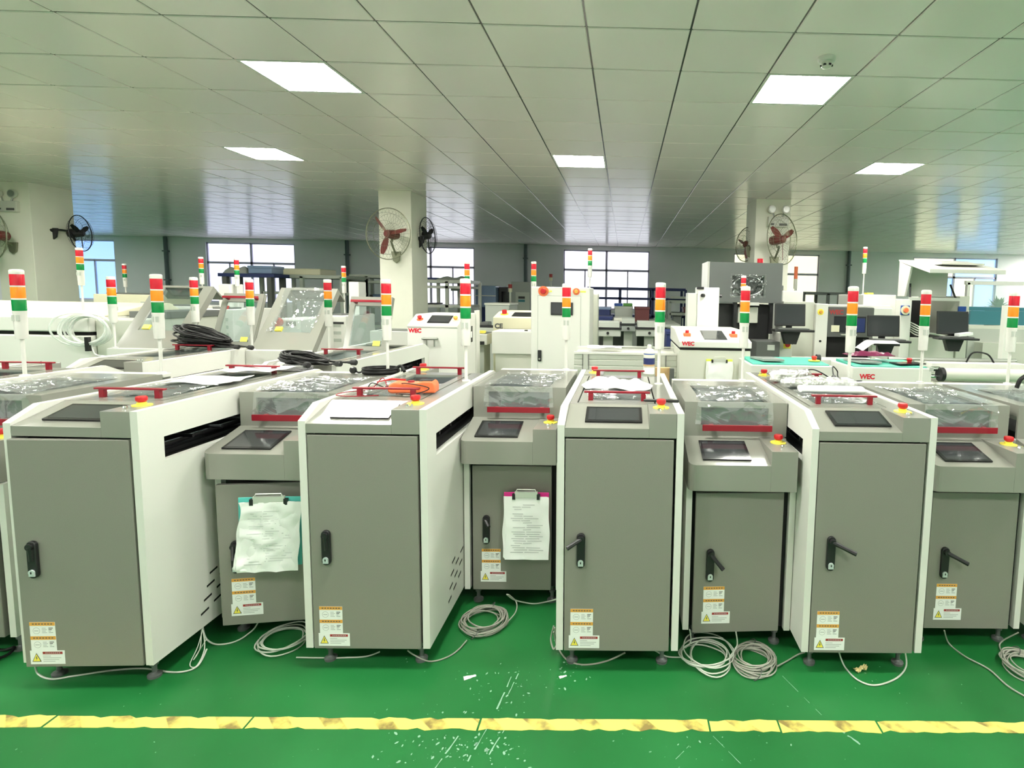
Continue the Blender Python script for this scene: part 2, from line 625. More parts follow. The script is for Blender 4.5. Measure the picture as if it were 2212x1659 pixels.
# walls with window openings
WINS = [  # left px, right px, upper-left pane, upper-right pane materials
    ((-18.793, -16.09, 0.851, 2.969), 'pane_blue', 'pane_blue'),
    ((-13.246, -10.472, 0.959, 2.971), 'pane_violet', 'pane_violet'),
    ((-7.612, -4.809, 1.069, 2.945), 'pane_white', 'pane_white'),
    ((-1.976, 0.768, 1.029, 2.959), 'pane_white', 'pane_white'),
    ((3.468, 6.239, 1.104, 2.955), 'pane_warm', 'pane_warm'),
    ((9.284, 12.039, 1.216, 2.943), 'pane_warm', 'pane_blue')]
ZS, ZT = 1.05, 2.93
holes = [(w[0][0], w[0][1], ZS, ZT) for w in WINS]
wb = MB().plate((XL, XR), (0, ZC + .05), holes, 1, YB, YB + .22).build('wall_back', 'wall')
tag(wb, 'pale grey green far wall with large windows', kind='structure')
tag(B(XL - .2, XL, YF, YB, 0, ZC + .05).build('wall_left', 'wall'), 'plain left wall', kind='structure')
tag(B(XR, XR + .2, YF, YB, 0, ZC + .05).build('wall_right', 'wall'), 'plain right wall', kind='structure')
tag(B(XL, XR, YF - .2, YF, 0, ZC + .05).build('wall_front', 'wall'), 'plain wall behind the viewpoint', kind='structure')
for k, (w, ma, mb_) in enumerate(WINS):
    x0, x1 = w[0], w[1]
    xm, zt = (x0 + x1) / 2, 2.30
    f = MB()
    for (a, b, c, d, wd) in ((x0, x1, ZT - .04, ZT, .1), (x0, x1, ZS, ZS + .04, .1), (x0, x0 + .04, ZS, ZT, .1), (x1 - .04, x1, ZS, ZT, .1),
                             (xm - .035, xm + .035, ZS, ZT, .09), (x0, x1, zt - .035, zt + .035, .09),
                             ((x0 + xm) / 2 - .02, (x0 + xm) / 2 + .02, ZS, zt, .07), ((x1 + xm) / 2 - .02, (x1 + xm) / 2 + .02, ZS, zt, .07)):
        f.box(a, b, YB + .04, YB + .04 + wd, c, d)
    wn = f.build('window_%d' % (k + 1), 'frame')
    tag(wn, 'tall factory window with a transom bar, lit by daylight', kind='structure')
    q = [x0, (x0 + xm) / 2, xm, (xm + x1) / 2, x1]
    B(x0, xm, YB + .08, YB + .09, zt, ZT).build('pane', ma, wn)
    B(xm, x1, YB + .08, YB + .09, zt, ZT).build('pane', mb_, wn)
    for i in range(4):
        mm = ma if i < 2 else mb_
        if k == 5:
            mm = ('pane_warm', 'pane_blue', 'pane_warm', 'pane_blue')[i]
        B(q[i], q[i + 1], YB + .08, YB + .09, ZS, zt).build('pane', mm, wn)

# pipes on the far wall
for (px, lab) in (((-14.436, 18, 2.935), 'dark drain pipe on the far wall between the two leftmost windows'),
                  ((-8.792, 18, 2.94), 'dark drain pipe on the far wall just left of the middle pillar'),
                  ((-3.172, 18, 2.956), 'dark drain pipe on the far wall right of the middle pillar'),
                  ((7.169, 18, 2.983), 'dark drain pipe on the far wall right of the right pillar')):
    t = thing('drain_pipe', lab, 'pipe', (px[0], 18.03, 0), 0, 'drain pipes on the far wall')
    MB().cyl((0, 0, 0), (0, 0, ZC), .055, 12).build('pipe', 'pipe', t, smooth=True)
    for z in (.6, 1.7, 2.6):
        B(-.075, .075, -.06, .07, z, z + .04).build('pipe_clamp', 'pipe', t)

# pillars
COLS = [(-9.64, -9.10), (-3.82, -3.32), (2.02, 2.56)]
for k, (a, b) in enumerate(COLS):
    c = B(a, b, 8.86, 9.54, 0, ZC + .04).build('pillar', 'column', bevel=.006)
    tag(c, ('cream square pillar at the left edge', 'cream square pillar in the middle with a wall fan',
            'cream square pillar on the right with emergency lamps')[k], kind='structure')

# emergency twin lamps
for (px, lab) in (((-9.403, 8.84, 2.765), 'white twin-lamp emergency light on the left pillar'),
                  ((2.365, 8.84, 2.786), 'white twin-lamp emergency light on the right pillar above the fan')):
    t = thing('emergency_light', lab, 'emergency light', (px[0], 8.86, px[2] - .13), 0, 'emergency lights on the pillars')
    B(-.16, .16, -.06, 0, -.02, .14).build('lamp_box', 'offwhite', t, bevel=.008)
    for sx in (-1, 1):
        h = MB().tube([(sx * .11, 0, .25), (sx * .11, -.05, .25), (sx * .11, -.07, .25)], .06, 16, rs=[.035, .068, .066])
        h.build('lamp_head', 'offwhite', t, smooth=True)
        MB().cyl((sx * .11, -.068, .25), (sx * .11, -.078, .25), .05, 16).build('lens', 'steel', t, smooth=True)
        MB().cyl((sx * .06, -.03, .12), (sx * .09, -.03, .22), .012, 6).build('lamp_neck', 'steel', t)
    m_ = B(.01, .13, -.063, -.058, .0, .035)
    m_.box(-.12, -.07, -.063, -.058, .01, .035).build('switch_plate', 'inkdark', t)


# wall fans
def fan(label, base, centre, face, R=.33, spin=0.0, dark=False, wallside='front'):
    """base: wall plate position; centre: fan hub; face: direction the guard looks"""
    t = thing('wall_fan', label, 'fan', base, 0, 'industrial wall fans')
    c = Vector(centre) - Vector(base)
    n = Vector(face).normalized()
    z = Vector((0, 0, 1))
    s = n.cross(z).normalized()
    u = s.cross(n)
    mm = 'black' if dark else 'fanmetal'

    def P(a, r, d):
        return c + s * (r * math.cos(a)) + u * (r * math.sin(a)) + n * d
    g = MB()
    g.tube([P(2 * PI * i / 48, R, 0) for i in range(48)], .0075, 6, closed=True)
    for (r, d) in ((R * .82, .055), (R * .5, .085), (R * .22, .09), (R * .8, -.06), (R * .45, -.09)):
        g.tube([P(2 * PI * i / 40, r, d) for i in range(40)], .002, 4, closed=True)
    g.build('guard_rings', mm, t, smooth=True)
    w = MB()
    for i in range(36):
        a = 2 * PI * i / 36
        w.tube([P(a, R * .12, .09), P(a, R * .5, .085), P(a, R * .82, .055), P(a, R, 0), P(a, R * .8, -.06), P(a, R * .45, -.09), P(a, R * .2, -.10)], .0014, 3)
    w.build('guard_wires', mm, t)
    for k in range(3):
        a = spin + 2 * PI * k / 3

        def bl(uu, vv):
            r = R * (.16 + .68 * uu)
            wd = (.10 + .16 * math.sin(PI * min(1, uu * .85 + .1))) * R * .36
            off = (vv - .5) * 2 * wd
            ca, sa = math.cos(a), math.sin(a)
            x, y = r * ca - off * sa, r * sa + off * ca
            return c + s * x + u * y + n * (off * .75)
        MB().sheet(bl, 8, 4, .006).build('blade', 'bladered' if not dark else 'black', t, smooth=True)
    h = MB()
    h.tube([c + n * .05, c + n * .03, c - n * .02, c - n * .14, c - n * .2, c - n * .22], .06, 16, rs=[.03, .055, .062, .075, .062, .03])
    h.build('motor', 'bladered' if not dark else 'black', t, smooth=True)
    a0 = c - n * .1 - z * .06
    mid = Vector((c.x * .55, c.y * .55 - .02, c.z * .55 + .02))
    MB().tube(smooth_path([a0, a0 - z * .05 + n * .02, mid, Vector((0, -.05, .03)), Vector((0, -.02, 0))], 6), .016, 8).build('arm', mm, t, smooth=True)
    pl = MB().prism([(-.075, .06), (.075, .06), (.05, -.08), (0, -.12), (-.05, -.08)], 1, -.03, 0)
    pl.build('wall_plate', mm, t, bevel=.006)
    return t


b0, c0 = (-3.551, 8.85, 2.079), (-3.525, 8.48, 2.373)
fan('wall fan with round guard and three brown blades on the middle pillar', b0, c0, (-.25, -1, 0), .375, 2.97)
b0, c0 = (2.332, 8.85, 2.122), (2.352, 8.5, 2.418)
fan('wall fan turned sideways on the right pillar below the emergency lamps', b0, c0, (.62, -.75, .05), .375, 2.62)
b0, c0 = (-9.38, 8.85, 2.099), (-9.343, 8.5, 2.238)
fan('wall fan cut by the left edge, on the left pillar', b0, c0, (-.3, -1, 0), .375, .3)
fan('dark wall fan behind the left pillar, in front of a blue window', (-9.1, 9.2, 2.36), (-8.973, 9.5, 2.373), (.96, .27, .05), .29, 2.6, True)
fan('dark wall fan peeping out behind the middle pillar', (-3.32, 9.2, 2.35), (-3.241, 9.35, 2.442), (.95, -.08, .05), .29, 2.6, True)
fan('wall fan behind the right pillar, only its guard edge showing', (2.02, 9.2, 2.3), (2.002, 9.4, 2.414), (-.85, -.4, .05), .28, .4)

# worn hazard tape on the floor (separate strips, end to end)
TP = [(-2.9, -2.02), (-2.01, -1.32), (-1.312, -.50), (-.492, .33), (.337, .585), (.592, .95), (.958, 1.62), (1.628, 2.4)]
HW = .027
tp = thing('floor_tape', 'worn yellow hazard tape line with dark hatching across the green floor', 'tape', (0, 1.885, 0))
rng = random.Random(11)
for (a, b) in TP:
    n = max(4, int((b - a) / .03))
    up = [(a + (b - a) * i / n, HW + (rng.random() - .65) * .014 * (rng.random() < .4)) for i in range(n + 1)]
    dn = [(a + (b - a) * i / n, -HW + (rng.random() - .35) * .016 * (rng.random() < .45)) for i in range(n + 1)]
    m_ = MB()
    for i in range(n):
        m_.add([(*dn[i], .0), (*dn[i + 1], .0), (*up[i + 1], .0), (*up[i], .0),
                (*dn[i], .0012), (*dn[i + 1], .0012), (*up[i + 1], .0012), (*up[i], .0012)],
               [(4, 5, 6, 7), (0, 1, 5, 4), (2, 3, 7, 6)] + ([(0, 3, 7, 4)] if i == 0 else []) + ([(1, 2, 6, 5)] if i == n - 1 else []))
    m_.build('tape_strip', 'tape', tp)

# ------------------------------------------------------------------ machine parts
def sticker_mesh():
    """three stacked warning labels, printed flat; x 0..0.125, z 0..0.168, facing -y"""
    mats = ['paper', 'labelorange', 'ink', 'labelred', 'yellow', 'inkdark']
    m = MB()
    def q(x0, x1, z0, z1, y, mi):
        m.add([(x0, -y, z0), (x1, -y, z0), (x1, -y, z1), (x0, -y, z1)], [(0, 1, 2, 3)], mi)
    m.box(.006, .098, -.0006, 0, .052, .168)
    m.box(0, .125, -.0009, 0, 0, .054)
    for z in (.168, .112):
        q(.006, .098, z - .014, z, .0011, 1)
        for k in range(7):
            q(.016 + k * .011, .023 + k * .011, z - .009, z - .005, .0014, 5)
        n = 14
        for r, mi, yy in ((.013, 2, .0011), (.0115, 0, .0013)):
            c = (.030, z - .034)
            m.add([(c[0] + r * math.cos(2 * PI * i / n), -yy, c[1] + r * math.sin(2 * PI * i / n)) for i in range(n)], [tuple(range(n))], mi)
        q(.022, .038, z - .0355, z - .0325, .0015, 2)
        for k in range(4):
            q(.050, .064 + (k % 2) * .004, z - .025 - k * .006, z - .0225 - k * .006, .0012, 2)
            q(.074, .090 - (k % 3) * .004, z - .025 - k * .006, z - .022 - k * .006, .0012, 5 if k < 2 else 2)
    q(.046, .118, .040, .050, .0013, 3)
    for k in range(8):
        q(.056 + k * .007, .0605 + k * .007, .0433, .0467, .0016, 2)
    for k in range(4):
        q(.046, (.075, .112, .104, .09)[k], .031 - k * .007, .0335 - k * .007, .0013, 2)
    m.add([(.006, -.0013, .010), (.040, -.0013, .010), (.023, -.0013, .045)], [(0, 1, 2)], 5)
    m.add([(.0095, -.0016, .0125), (.0365, -.0016, .0125), (.023, -.0016, .0405)], [(0, 1, 2)], 4)
    m.add([(.024, -.0019, .034), (.0195, -.0019, .0235), (.0228, -.0019, .0235), (.021, -.0019, .0145), (.0268, -.0019, .0262), (.0235, -.0019, .0262), (.0262, -.0019, .034)],
          [(0, 1, 2, 3, 4, 5, 6)], 5)
    return m.mesh('warning_label', mats, recalc=False)


def handle_parts(door, x, z, lever):
    """black swing handle on a door face (y=0), lever = (dx, dz) direction or None when folded in"""
    def base():
        n = 8
        out = [(.017 * math.cos(PI * i / n), .055 + .017 * math.sin(PI * i / n)) for i in range(n + 1)]
        out += [(.017 * math.cos(PI + PI * i / n), -.055 + .017 * math.sin(PI + PI * i / n)) for i in range(n + 1)]
        return MB().prism(out, 1, -.014, 0).mesh('handle_base', 'black', bevel=.003)
    link('handle_base', shared('hb', base), door, (x, 0, z))

    def lock():
        m = MB()
        m.tube([(0, -.013, -.047), (0, -.019, -.047)], .011, 14)
        m.box(-.0105, .0105, -.018, -.012, -.062, -.047)
        m.box(-.002, .002, -.0205, -.018, -.051, -.043, 1)
        return m.mesh('lock_cylinder', ['lockmetal', 'black'], smooth=True)
    link('lock_cylinder', shared('hl', lock), door, (x, 0, z))
    m = MB()
    p0 = Vector((0, -.022 if abs(lever[0]) > .01 else -.015, .052))
    d = Vector((lever[0], -.028 if abs(lever[0]) > .01 else .004, lever[1]))
    p1 = p0 + d
    m.tube([p0 + Vector((0, .014, 0)), p0 + Vector((0, -.008, 0))], .0125, 12)
    m.tube([p0, p0.lerp(p1, .5), p1], .0085, 8, rs=[.0105, .0088, .0098])
    m.build('handle_lever', 'black', door, (x, 0, z), smooth=True)


def make_door(root, x0, x1, z0, z1, hx, hz, lever, sx, sz, ajar=0.0):
    """door hinged on the right, its front at y=0"""
    w, h = x1 - x0, z1 - z0
    me = shared('door%.3f_%.3f' % (w, h), lambda: B(-w, 0, 0, .022, 0, h).mesh('door', 'grey', bevel=.003))
    d = link('door', me, root, (x1, 0, z0), (0, 0, ajar))
    handle_parts(d, hx - x1, hz - z0, lever)
    st = link('warning_label', shared('sticker', sticker_mesh), d, (sx - x1, -.0004, sz - z0))
    st['label'] = 'white warning labels with orange bars and a yellow electric triangle'
    return d


def tower(root, x, y, z, scale=1.0, hz=0.535, tint=1):
    """signal tower, hz = overall height"""
    def prof(ps):
        return ps
    zb = hz - .345
    t = link('signal_tower', shared('tw_pole%.3f' % hz, lambda: MB().lathe([(.022, 0), (.022, .006), (.0085, .010), (.0085, zb)], n=12).mesh('signal_tower', 'white', smooth=True)), root, (x, y, z))
    H = shared('tw_house', lambda: MB().lathe([(.010, -.002), (.0235, 0), (.0245, .004), (.026, .09), (.026, .125), (.0275, .13), (.0275, .140)], n=20).mesh('tower_housing', 'white', smooth=True))
    link('tower_housing', H, t, (0, 0, zb))
    pr = shared('tw_print', lambda: MB().box(-.015, -.002, -.0272, -.018, .090, .120).box(.005, .018, -.0264, -.016, .090, .120).mesh('tower_print', 'bench'))
    link('tower_print', pr, t, (0, 0, zb))
    for k, nm in enumerate(('green', 'amber', 'red')):
        z0 = zb + .140 + k * .063

        def lens():
            n = 20
            m = MB().lathe([(.026, 0), (.0268, .003), (.0268, .053), (.026, .056)], n=24)
            return m.mesh(nm + '_lens', 'lens' + nm, smooth=True)
        link(nm + '_lens', shared('lens' + nm, lens), t, (0, 0, z0))
        link('tower_ring', shared('tw_ring', lambda: MB().lathe([(.0272, 0), (.0272, .007)], n=20).mesh('tower_ring', 'white', smooth=True)), t, (0, 0, z0 + .056))
    link('tower_cap', shared('tw_cap', lambda: MB().lathe([(.0275, 0), (.0275, .010), (.024, .016), (.012, .018)], n=20).mesh('tower_cap', 'white', smooth=True)), t, (0, 0, zb + .140 + 3 * .063))
    return t


def foot_mesh():
    return MB().lathe([(.024, 0), (.025, .010), (.012, .016), (.009, .02), (.009, .05), (.015, .05), (.015, .062), (.008, .063), (.008, .12)], n=14).mesh('foot', 'slate', smooth=True)


def feet(root, xs, ys, h):
    for x in xs:
        for y in ys:
            link('foot', shared('foot', foot_mesh), root, (x, y, 0), (0, 0, 0))


def red_handle(parent, x0, x1, y, z, axis):
    """red bar on two posts; axis 'z' stands on a top face, 'y' sticks out of a front face"""
    L = x1 - x0
    def mk():
        m = MB()
        if axis == 'z':
            m.box(-L / 2, L / 2, -.010, .010, .034, .042)
            for s_ in (-1, 1):
                m.box(s_ * L * .40 - .0105, s_ * L * .40 + .0105, -.009, .009, 0, .034)
        else:
            m.box(-L / 2, L / 2, -.042, -.034, -.014, .014)
            for s_ in (-1, 1):
                m.box(s_ * L * .36 - .010, s_ * L * .36 + .010, -.034, 0, -.010, .010)
        return m.mesh('red_handle', 'red', bevel=.0015)
    o = link('red_handle', shared('rh%s%.3f' % (axis, L), mk), parent, ((x0 + x1) / 2, y, z))
    return o


def estop(parent, x, y, z):
    """red mushroom button on a yellow disc"""
    o = link('stop_plate', shared('es_p', lambda: MB().lathe([(.034, 0), (.034, .003), (.016, .0035), (.016, .012), (.011, .0125), (.011, .016)], n=24).mesh('stop_plate', 'yellow', smooth=True)), parent, (x, y, z))
    link('stop_button', shared('es_b', lambda: MB().lathe([(.013, .014), (.019, .020), (.020, .030), (.017, .036), (.008, .037)], n=20).mesh('stop_button', 'buttonred', smooth=True)), parent, (x, y, z))
    return o


def screen(parent, x0, x1, y0, y1, tilt, z, mt='screen'):
    """touch panel lying on a sloped face; (y0) front edge, tilt = slope angle"""
    w, d = x1 - x0, (y1 - y0)
    def mk():
        m = B(-w / 2, w / 2, 0, d, 0, .007)
        m.box(-w / 2 + .012, w / 2 - .012, .012, d - .012, .0068, .0074, 1)
        return m.mesh('touch_screen', ['blackgloss', mt])
    return link('touch_screen', shared('ts%.3f_%.3f_%s' % (w, d, mt), mk), parent, ((x0 + x1) / 2, y0, z), (tilt, 0, 0))


def wrinkled(fn, nu, nv, amp, seed, fr=9.0):
    """lift a flat sheet into plastic wrinkles"""
    def g(u, v):
        p, n = fn(u, v)
        q = Vector((p.x * fr + seed * 7.1, p.y * fr + seed * 3.3, p.z * fr))
        h = noise.noise(q * .6) * .5 + noise.noise(q * 2.3) * .2 + .9 * (1 - abs(noise.noise(q * .8))) ** 7 + .5 * (1 - abs(noise.noise(q * 1.7 + Vector((5, 1, 2))))) ** 6 - .35
        return p + n * (amp * (.25 + max(0, .45 + h)))
    return MB().sheet(g, nu, nv)


VENTS = [(0, 0), (.075, .02), (.15, .04), (.02, .052), (.095, .072), (.17, .092), (.04, .105), (.115, .125), (.19, .145), (.06, .155)]


def vent_mesh():
    return MB().prism([(0, 0), (.045, .008), (.045, .017), (0, .009)], 0, -.0006, .0006).mesh('vent_slot', 'void')


def tall_machine(name, label, loc, rz=0.0, D=1.25, lever=(0, -.06), ajar=0.0, tower_on=True, rear_open=0.0, group='tall grey-door cabinets',
                 hinge=None, fh=.05, stops=(True, True)):
    """double-ended tall cabinet: 0.5 wide, front at y=0, depth D"""
    t = thing(name, label, 'machine', loc, rz, group)
    ZB, ZTOP = .095, 1.085
    k = 'T%.2f' % D

    def side(sx, flip):
        m = MB()
        m.plate((0, .2, D - .2, D), (ZB, ZTOP), [(.11, .64, .872, .964), (D - .64, D - .11, .872, .964)], 0, 0, .028)
        v = []
        for (x, y, z) in m.v:   # sloped console end on one side only
            if not flip and z > 1.08 and y < .001:
                z = 1.033
            if flip and z > 1.08 and y > D - .001:
                z = 1.037
            v.append((x, y, z))
        m.v = v
        return m.mesh('side_panel', 'white')
    for sx in (-1, 1):
        flip = sx == 1
        o = link('side_panel', shared(k + 'side%d' % sx, lambda: side(sx, flip)), t, (-.25 if sx < 0 else .222, 0, 0))

        for (dy, dz) in VENTS:
            link('vent_slot', shared('vent', vent_mesh), o, (.028 if sx > 0 else 0, .24 + dy, .15 + dz))
    def body():
        m = B(-.215, .215, .03, D - .03, .10, .86)
        m.box(-.08, .08, .05, D - .05, .86, .98)
        m.box(-.215, .215, .05, .09, .86, .97)
        m.box(-.215, .215, D - .09, D - .05, .86, .97)
        return m.mesh('chassis', 'void')
    link('chassis', shared(k + 'body', body), t)
    def rails():
        m = MB()
        for x in (-.15, .15):
            m.tube([(x, .1, .90), (x, D - .1, .90)], .012, 8)
            m.box(x - .02, x + .02, .1, D - .1, .865, .88)
        for i in range(7):
            y = .15 + i * (D - .3) / 6
            m.tube([(-.2, y, .915), (.2, y, .915)], .008, 6)
        return m.mesh('conveyor_rails', 'black', smooth=True)
    link('conveyor_rails', shared(k + 'rails', rails), t)
    make_door(t, -.218, .212, .092, .978, -.152, .523, lever, -.198, .105, ajar)
    link('rear_cover', shared(k + 'rear', lambda: B(-.215, .215, D - .022, D, .095, .972).mesh('rear_cover', 'grey', bevel=.003)), t)

    # consoles at both ends
    def console():
        m = MB()
        m.prism([(0, .985), (0, 1.023), (.2, 1.080), (.2, .985)], 0, -.221, .112)
        m.prism([(0, .985), (0, 1.084), (.2, 1.084), (.2, .985)], 0, .112, .221)
        return m.mesh('console', 'hammer', bevel=.0015)
    sl = math.atan2(.057, .2)
    for rear in (0, 1):
        c = link('console', shared('Tcons', console), t, (0, D if rear else 0, 0), (0, 0, PI if rear else 0))
        if stops[rear]:
            estop(c, .165, .118, 1.084)
        kb = link('key_switch', shared('keysw', lambda: MB().lathe([(.008, 0), (.009, .004), (.006, .010)], n=10).box(.016, .022, -.004, .004, 0, .012).mesh('key_switch', 'chrome', smooth=True)), c, (.155, .055, 1.084))
        if not rear:
            screen(c, -.145, .085, .040, .165, sl, 1.023 + .040 * .285 + .001)

    # deck and two hinged lids
    x0, x1 = -.192, .150
    ym = hinge or D / 2
    k += '_%.2f' % ym
    deck = shared(k + 'deck', lambda: MB().plate((-.221, .221), (.2, D - .2), [(x0, x1, .225, D - .225)], 2, 1.068, 1.080).mesh('top_deck', 'hammer'))
    link('top_deck', deck, t)
    L = ym - .226
    LR = D - .226 - ym

    def lid():
        m = MB()
        m.plate((x0 + .007, x1 - .007), (0, L), [(-.145, .105, .075, L - .03)], 2, -.016, 0)
        m.box(x0 + .004, x0 + .012, 0, L, -.034, -.016)
        m.box(x1 - .012, x1 - .004, 0, L, -.034, -.016)
        m.box(x0 + .012, x1 - .012, 0, .008, -.034, -.016)
        return m.mesh('lid', 'hammer')

    def lidr():
        m = MB()
        m.plate((x0 + .007, x1 - .007), (0, LR), [(-.145, .105, .03, LR - .075)], 2, -.016, 0)
        m.box(x0 + .004, x0 + .012, 0, LR, -.034, -.016)
        m.box(x1 - .012, x1 - .004, 0, LR, -.034, -.016)
        m.box(x0 + .012, x1 - .012, LR - .008, LR, -.034, -.016)
        return m.mesh('lid', 'hammer')
    f = link('lid', shared(k + 'lidf', lid), t, (0, .226, 1.081))
    link('lid_window', shared(k + 'lwf', lambda: B(-.148, .108, .072, L - .027, -.012, -.008).mesh('lid_window', 'acrylic')), f)
    red_handle(f, -.165, .125, fh, 0, 'z')
    if not rear_open:
        for (ld, LL_, ya) in ((f, L, .05),):

            def lf(u, v):
                return Vector((-.16 + .28 * u + .012 * math.sin(v * 6 + D), ya + (LL_ - .06) * v, .0015)), Vector((0, 0, 1))
            link('protective_film', shared(k + 'lidfilm%d' % (int(loc[0] * 10) % 3), lambda: wrinkled(lf, 44, 44, .007, int(loc[0] * 10) % 3 + 11, 11).mesh('protective_film', 'film', smooth=True, recalc=False)), ld)
    r = link('lid', shared(k + 'lidr', lidr), t, (0, ym, 1.081), (rear_open, 0, 0))
    link('lid_window', shared(k + 'lwr', lambda: B(-.148, .108, .027, LR - .072, -.012, -.008).mesh('lid_window', 'acrylic')), r)
    red_handle(r, -.165, .125, LR - .05, 0, 'z')
    if rear_open:
        stk = B(.035, .09, .035, .075, -.007, -.006).build('caution_label', 'yellow', r)
        stk['label'] = 'small yellow caution label'
    if tower_on:
        tower(t, .192, .76 if D < 1.3 else D - .60, 1.078)
    feet(t, (-.19, .19), (.07, D - .07), .1)
    return t


def low_machine(name, label, loc, rz=0.0, lever=(.045, -.045), ajar=0.0, hood=0.0, film=True, seed=1, group='low console cabinets', tower_x=.165):
    """low cabinet with projecting console and grey hood; door plane at y=0"""
    t = thing(name, label, 'machine', loc, rz, group)
    D = .87

    def side(sx):
        m = MB()
        m.plate((0.0, D), (.09, .74), [], 0, 0, .026)
        m.plate((.18, D), (.74, .905), [(.22, .78, .76, .885)], 0, 0, .026)
        return m.mesh('side_panel', 'white')
    for sx in (-1, 1):
        o = link('side_panel', shared('Sside', lambda: side(1)), t, (-.236 if sx < 0 else .210, 0, 0))

        for (dy, dz) in VENTS:
            link('vent_slot', shared('vent', vent_mesh), o, (.026 if sx > 0 else 0, .15 + dy, .15 + dz))

    def body():
        m = B(-.208, .208, .026, D - .02, .095, .74)
        m.box(-.1, .1, .2, D - .05, .74, .9)
        return m.mesh('chassis', 'void')
    link('chassis', shared('Sbody', body), t)
    def rails():
        m = MB()
        for x in (-.17, .17):
            m.box(x - .012, x + .012, .2, D - .05, .80, .83)
        for i in range(5):
            m.tube([(-.235, .26 + i * .12, .85), (.235, .26 + i * .12, .85)], .010, 8)
        return m.mesh('conveyor_rails', 'alu', smooth=True)
    link('conveyor_rails', shared('Srails', rails), t)
    make_door(t, -.196, .186, .088, .715, -.128, .398, lever, -.158, .130, ajar)
    link('back_panel', shared('Sback', lambda: B(-.236, .236, D - .012, D, .09, 1.07).mesh('back_panel', 'white')), t)

    # console
    def console():
        m = MB()
        rr = .03
        out = [(-.236, .175)]
        out += [(-.236 + rr - rr * math.cos(a * PI / 10), -.07 + rr - rr * math.sin(a * PI / 10)) for a in range(6)]
        low = out + [(.106, -.07), (.106, .175)]

        def zt(p):
            return .853 + (p[1] + .07) / .245 * .062
        n = len(low)
        m.add([(p[0], p[1], .742) for p in low] + [(p[0], p[1], zt(p)) for p in low],
              [tuple(range(n - 1, -1, -1)), tuple(range(n, 2 * n))] + [(i, (i + 1) % n, n + (i + 1) % n, n + i) for i in range(n)])
        m.prism([(-.07, .742), (-.07, .914), (.175, .914), (.175, .742)], 0, .106, .216)
        return m.mesh('console', 'hammer', bevel=.0012)
    c = link('console', shared('Scons', console), t)
    sl = math.atan2(.062, .245)
    screen(c, -.175, .030, -.035, .125, sl, .853 + .035 * .253 + .0008)
    estop(c, .170, .075, .914)
    link('key_switch', shared('keysw', None), c, (.168, .005, .914))

    # hood: top plate and front flange with windows, hinged at the rear
    HL = .63
    wx0, wx1 = -.158, .150

    def hoodm():
        m = MB()
        m.plate((-.234, .234), (-HL, 0), [(wx0, wx1, -HL + .02, -.17)], 2, -.012, 0)
        m.plate((-.234, .234), (-.157, -.0118), [(wx0, wx1, -.105, -.025)], 1, -HL, -HL + .012)
        for x in (-.234, .226):
            m.box(x, x + .008, -HL + .012, 0, -.055, -.012)
        return m.mesh('hood', 'hammer')
    h = link('hood', shared('Shood', hoodm), t, (0, .805, 1.071), (-hood, 0, 0))
    link('hood_window', shared('Shw', lambda: B(wx0 - .01, wx1 + .01, -HL + .014, -.16, -.020, -.014).mesh('hood_window', 'smoked' )), h) if not hood else \
        link('hood_window', shared('Shw2', lambda: B(wx0 - .01, wx1 + .01, -HL + .014, -.16, -.020, -.014).mesh('hood_window', 'acrylic')), h)
    link('front_window', shared('Shf', lambda: B(wx0 - .01, wx1 + .01, -HL + .014, -HL + .020, -.115, -.018).mesh('front_window', 'smoked')), h)
    red_handle(h, -.156, .158, -HL, -.110, 'y')
    # clear film taped over the windows, running over the front edge
    fm = MB()
    if film:
        def top(u, v):
            w = .5 + .16 * noise.noise(Vector((seed * 3.7, v * 2.5, 0)))
            x = -.165 + .34 * u + .02 * math.sin(v * 5 + seed)
            return Vector((x, -HL + .004 + .47 * v * (1 - .12 * math.sin(PI * u)), .002)), Vector((0, 0, 1))

        def frt(u, v):
            x = -.165 + .34 * u + .012 * math.sin(seed)
            sx_ = 1 + .05 * v
            return Vector((x * sx_, -HL - .002, .004 - .105 * v)), Vector((0, -1, 0))
        a = wrinkled(top, 56, 48, .010, seed, 9)
        b = wrinkled(frt, 56, 18, .008, seed + 5, 8)
        fm.add(a.v, a.f)
        fm.add(b.v, b.f, 1)
        fm.build('protective_film', ['film', 'film_front'], h, smooth=True, recalc=False)
    if hood:
        stk = B(.075, .128, -.225, -.185, -.013, .0008).build('caution_label', 'yellow', h)
        stk['label'] = 'small yellow caution label'
    link('rear_strip', shared('Sstrip', lambda: B(-.236, .236, .808, .866, 1.052, 1.072).mesh('rear_strip', 'white', bevel=.002)), t)
    tower(t, tower_x, .838, 1.072)
    feet(t, (-.185, .185), (.06, D - .06), .1)
    return t

# ------------------------------------------------------------------ front row, left to right
tall_machine('loader_cabinet', 'tall cabinet at the far left edge, only its top deck and red handle in view', (-3.222, 2.1, 0), 0.0, stops=(True, False))
low_machine('console_cabinet', 'low cabinet at the left edge with film-wrapped hood, beside the leftmost tall door', (-2.722, 2.23, 0), seed=2, tower_x=.205, lever=(0, -.06))
tall_machine('loader_cabinet', 'leftmost tall grey door cabinet with its long white side in view, door slightly ajar',
             (-2.035, 2.06, 0), -.02, D=1.30, lever=(0, -.055), ajar=.05, tower_on=False, stops=(True, False))
low_machine('console_cabinet', 'low cabinet with a teal backed clipboard hanging on its half open door',
            (-1.522, 2.385, 0), seed=3, lever=(.012, -.05), ajar=.16)
tall_machine('loader_cabinet', 'tall grey door cabinet with an orange test meter lying on top', (-1.018, 2.17, 0), 0, lever=(.003, -.06))
low_machine('console_cabinet', 'low cabinet with a magenta backed clipboard hanging on its door', (-.525, 2.645, 0), seed=4, lever=(.022, -.022))
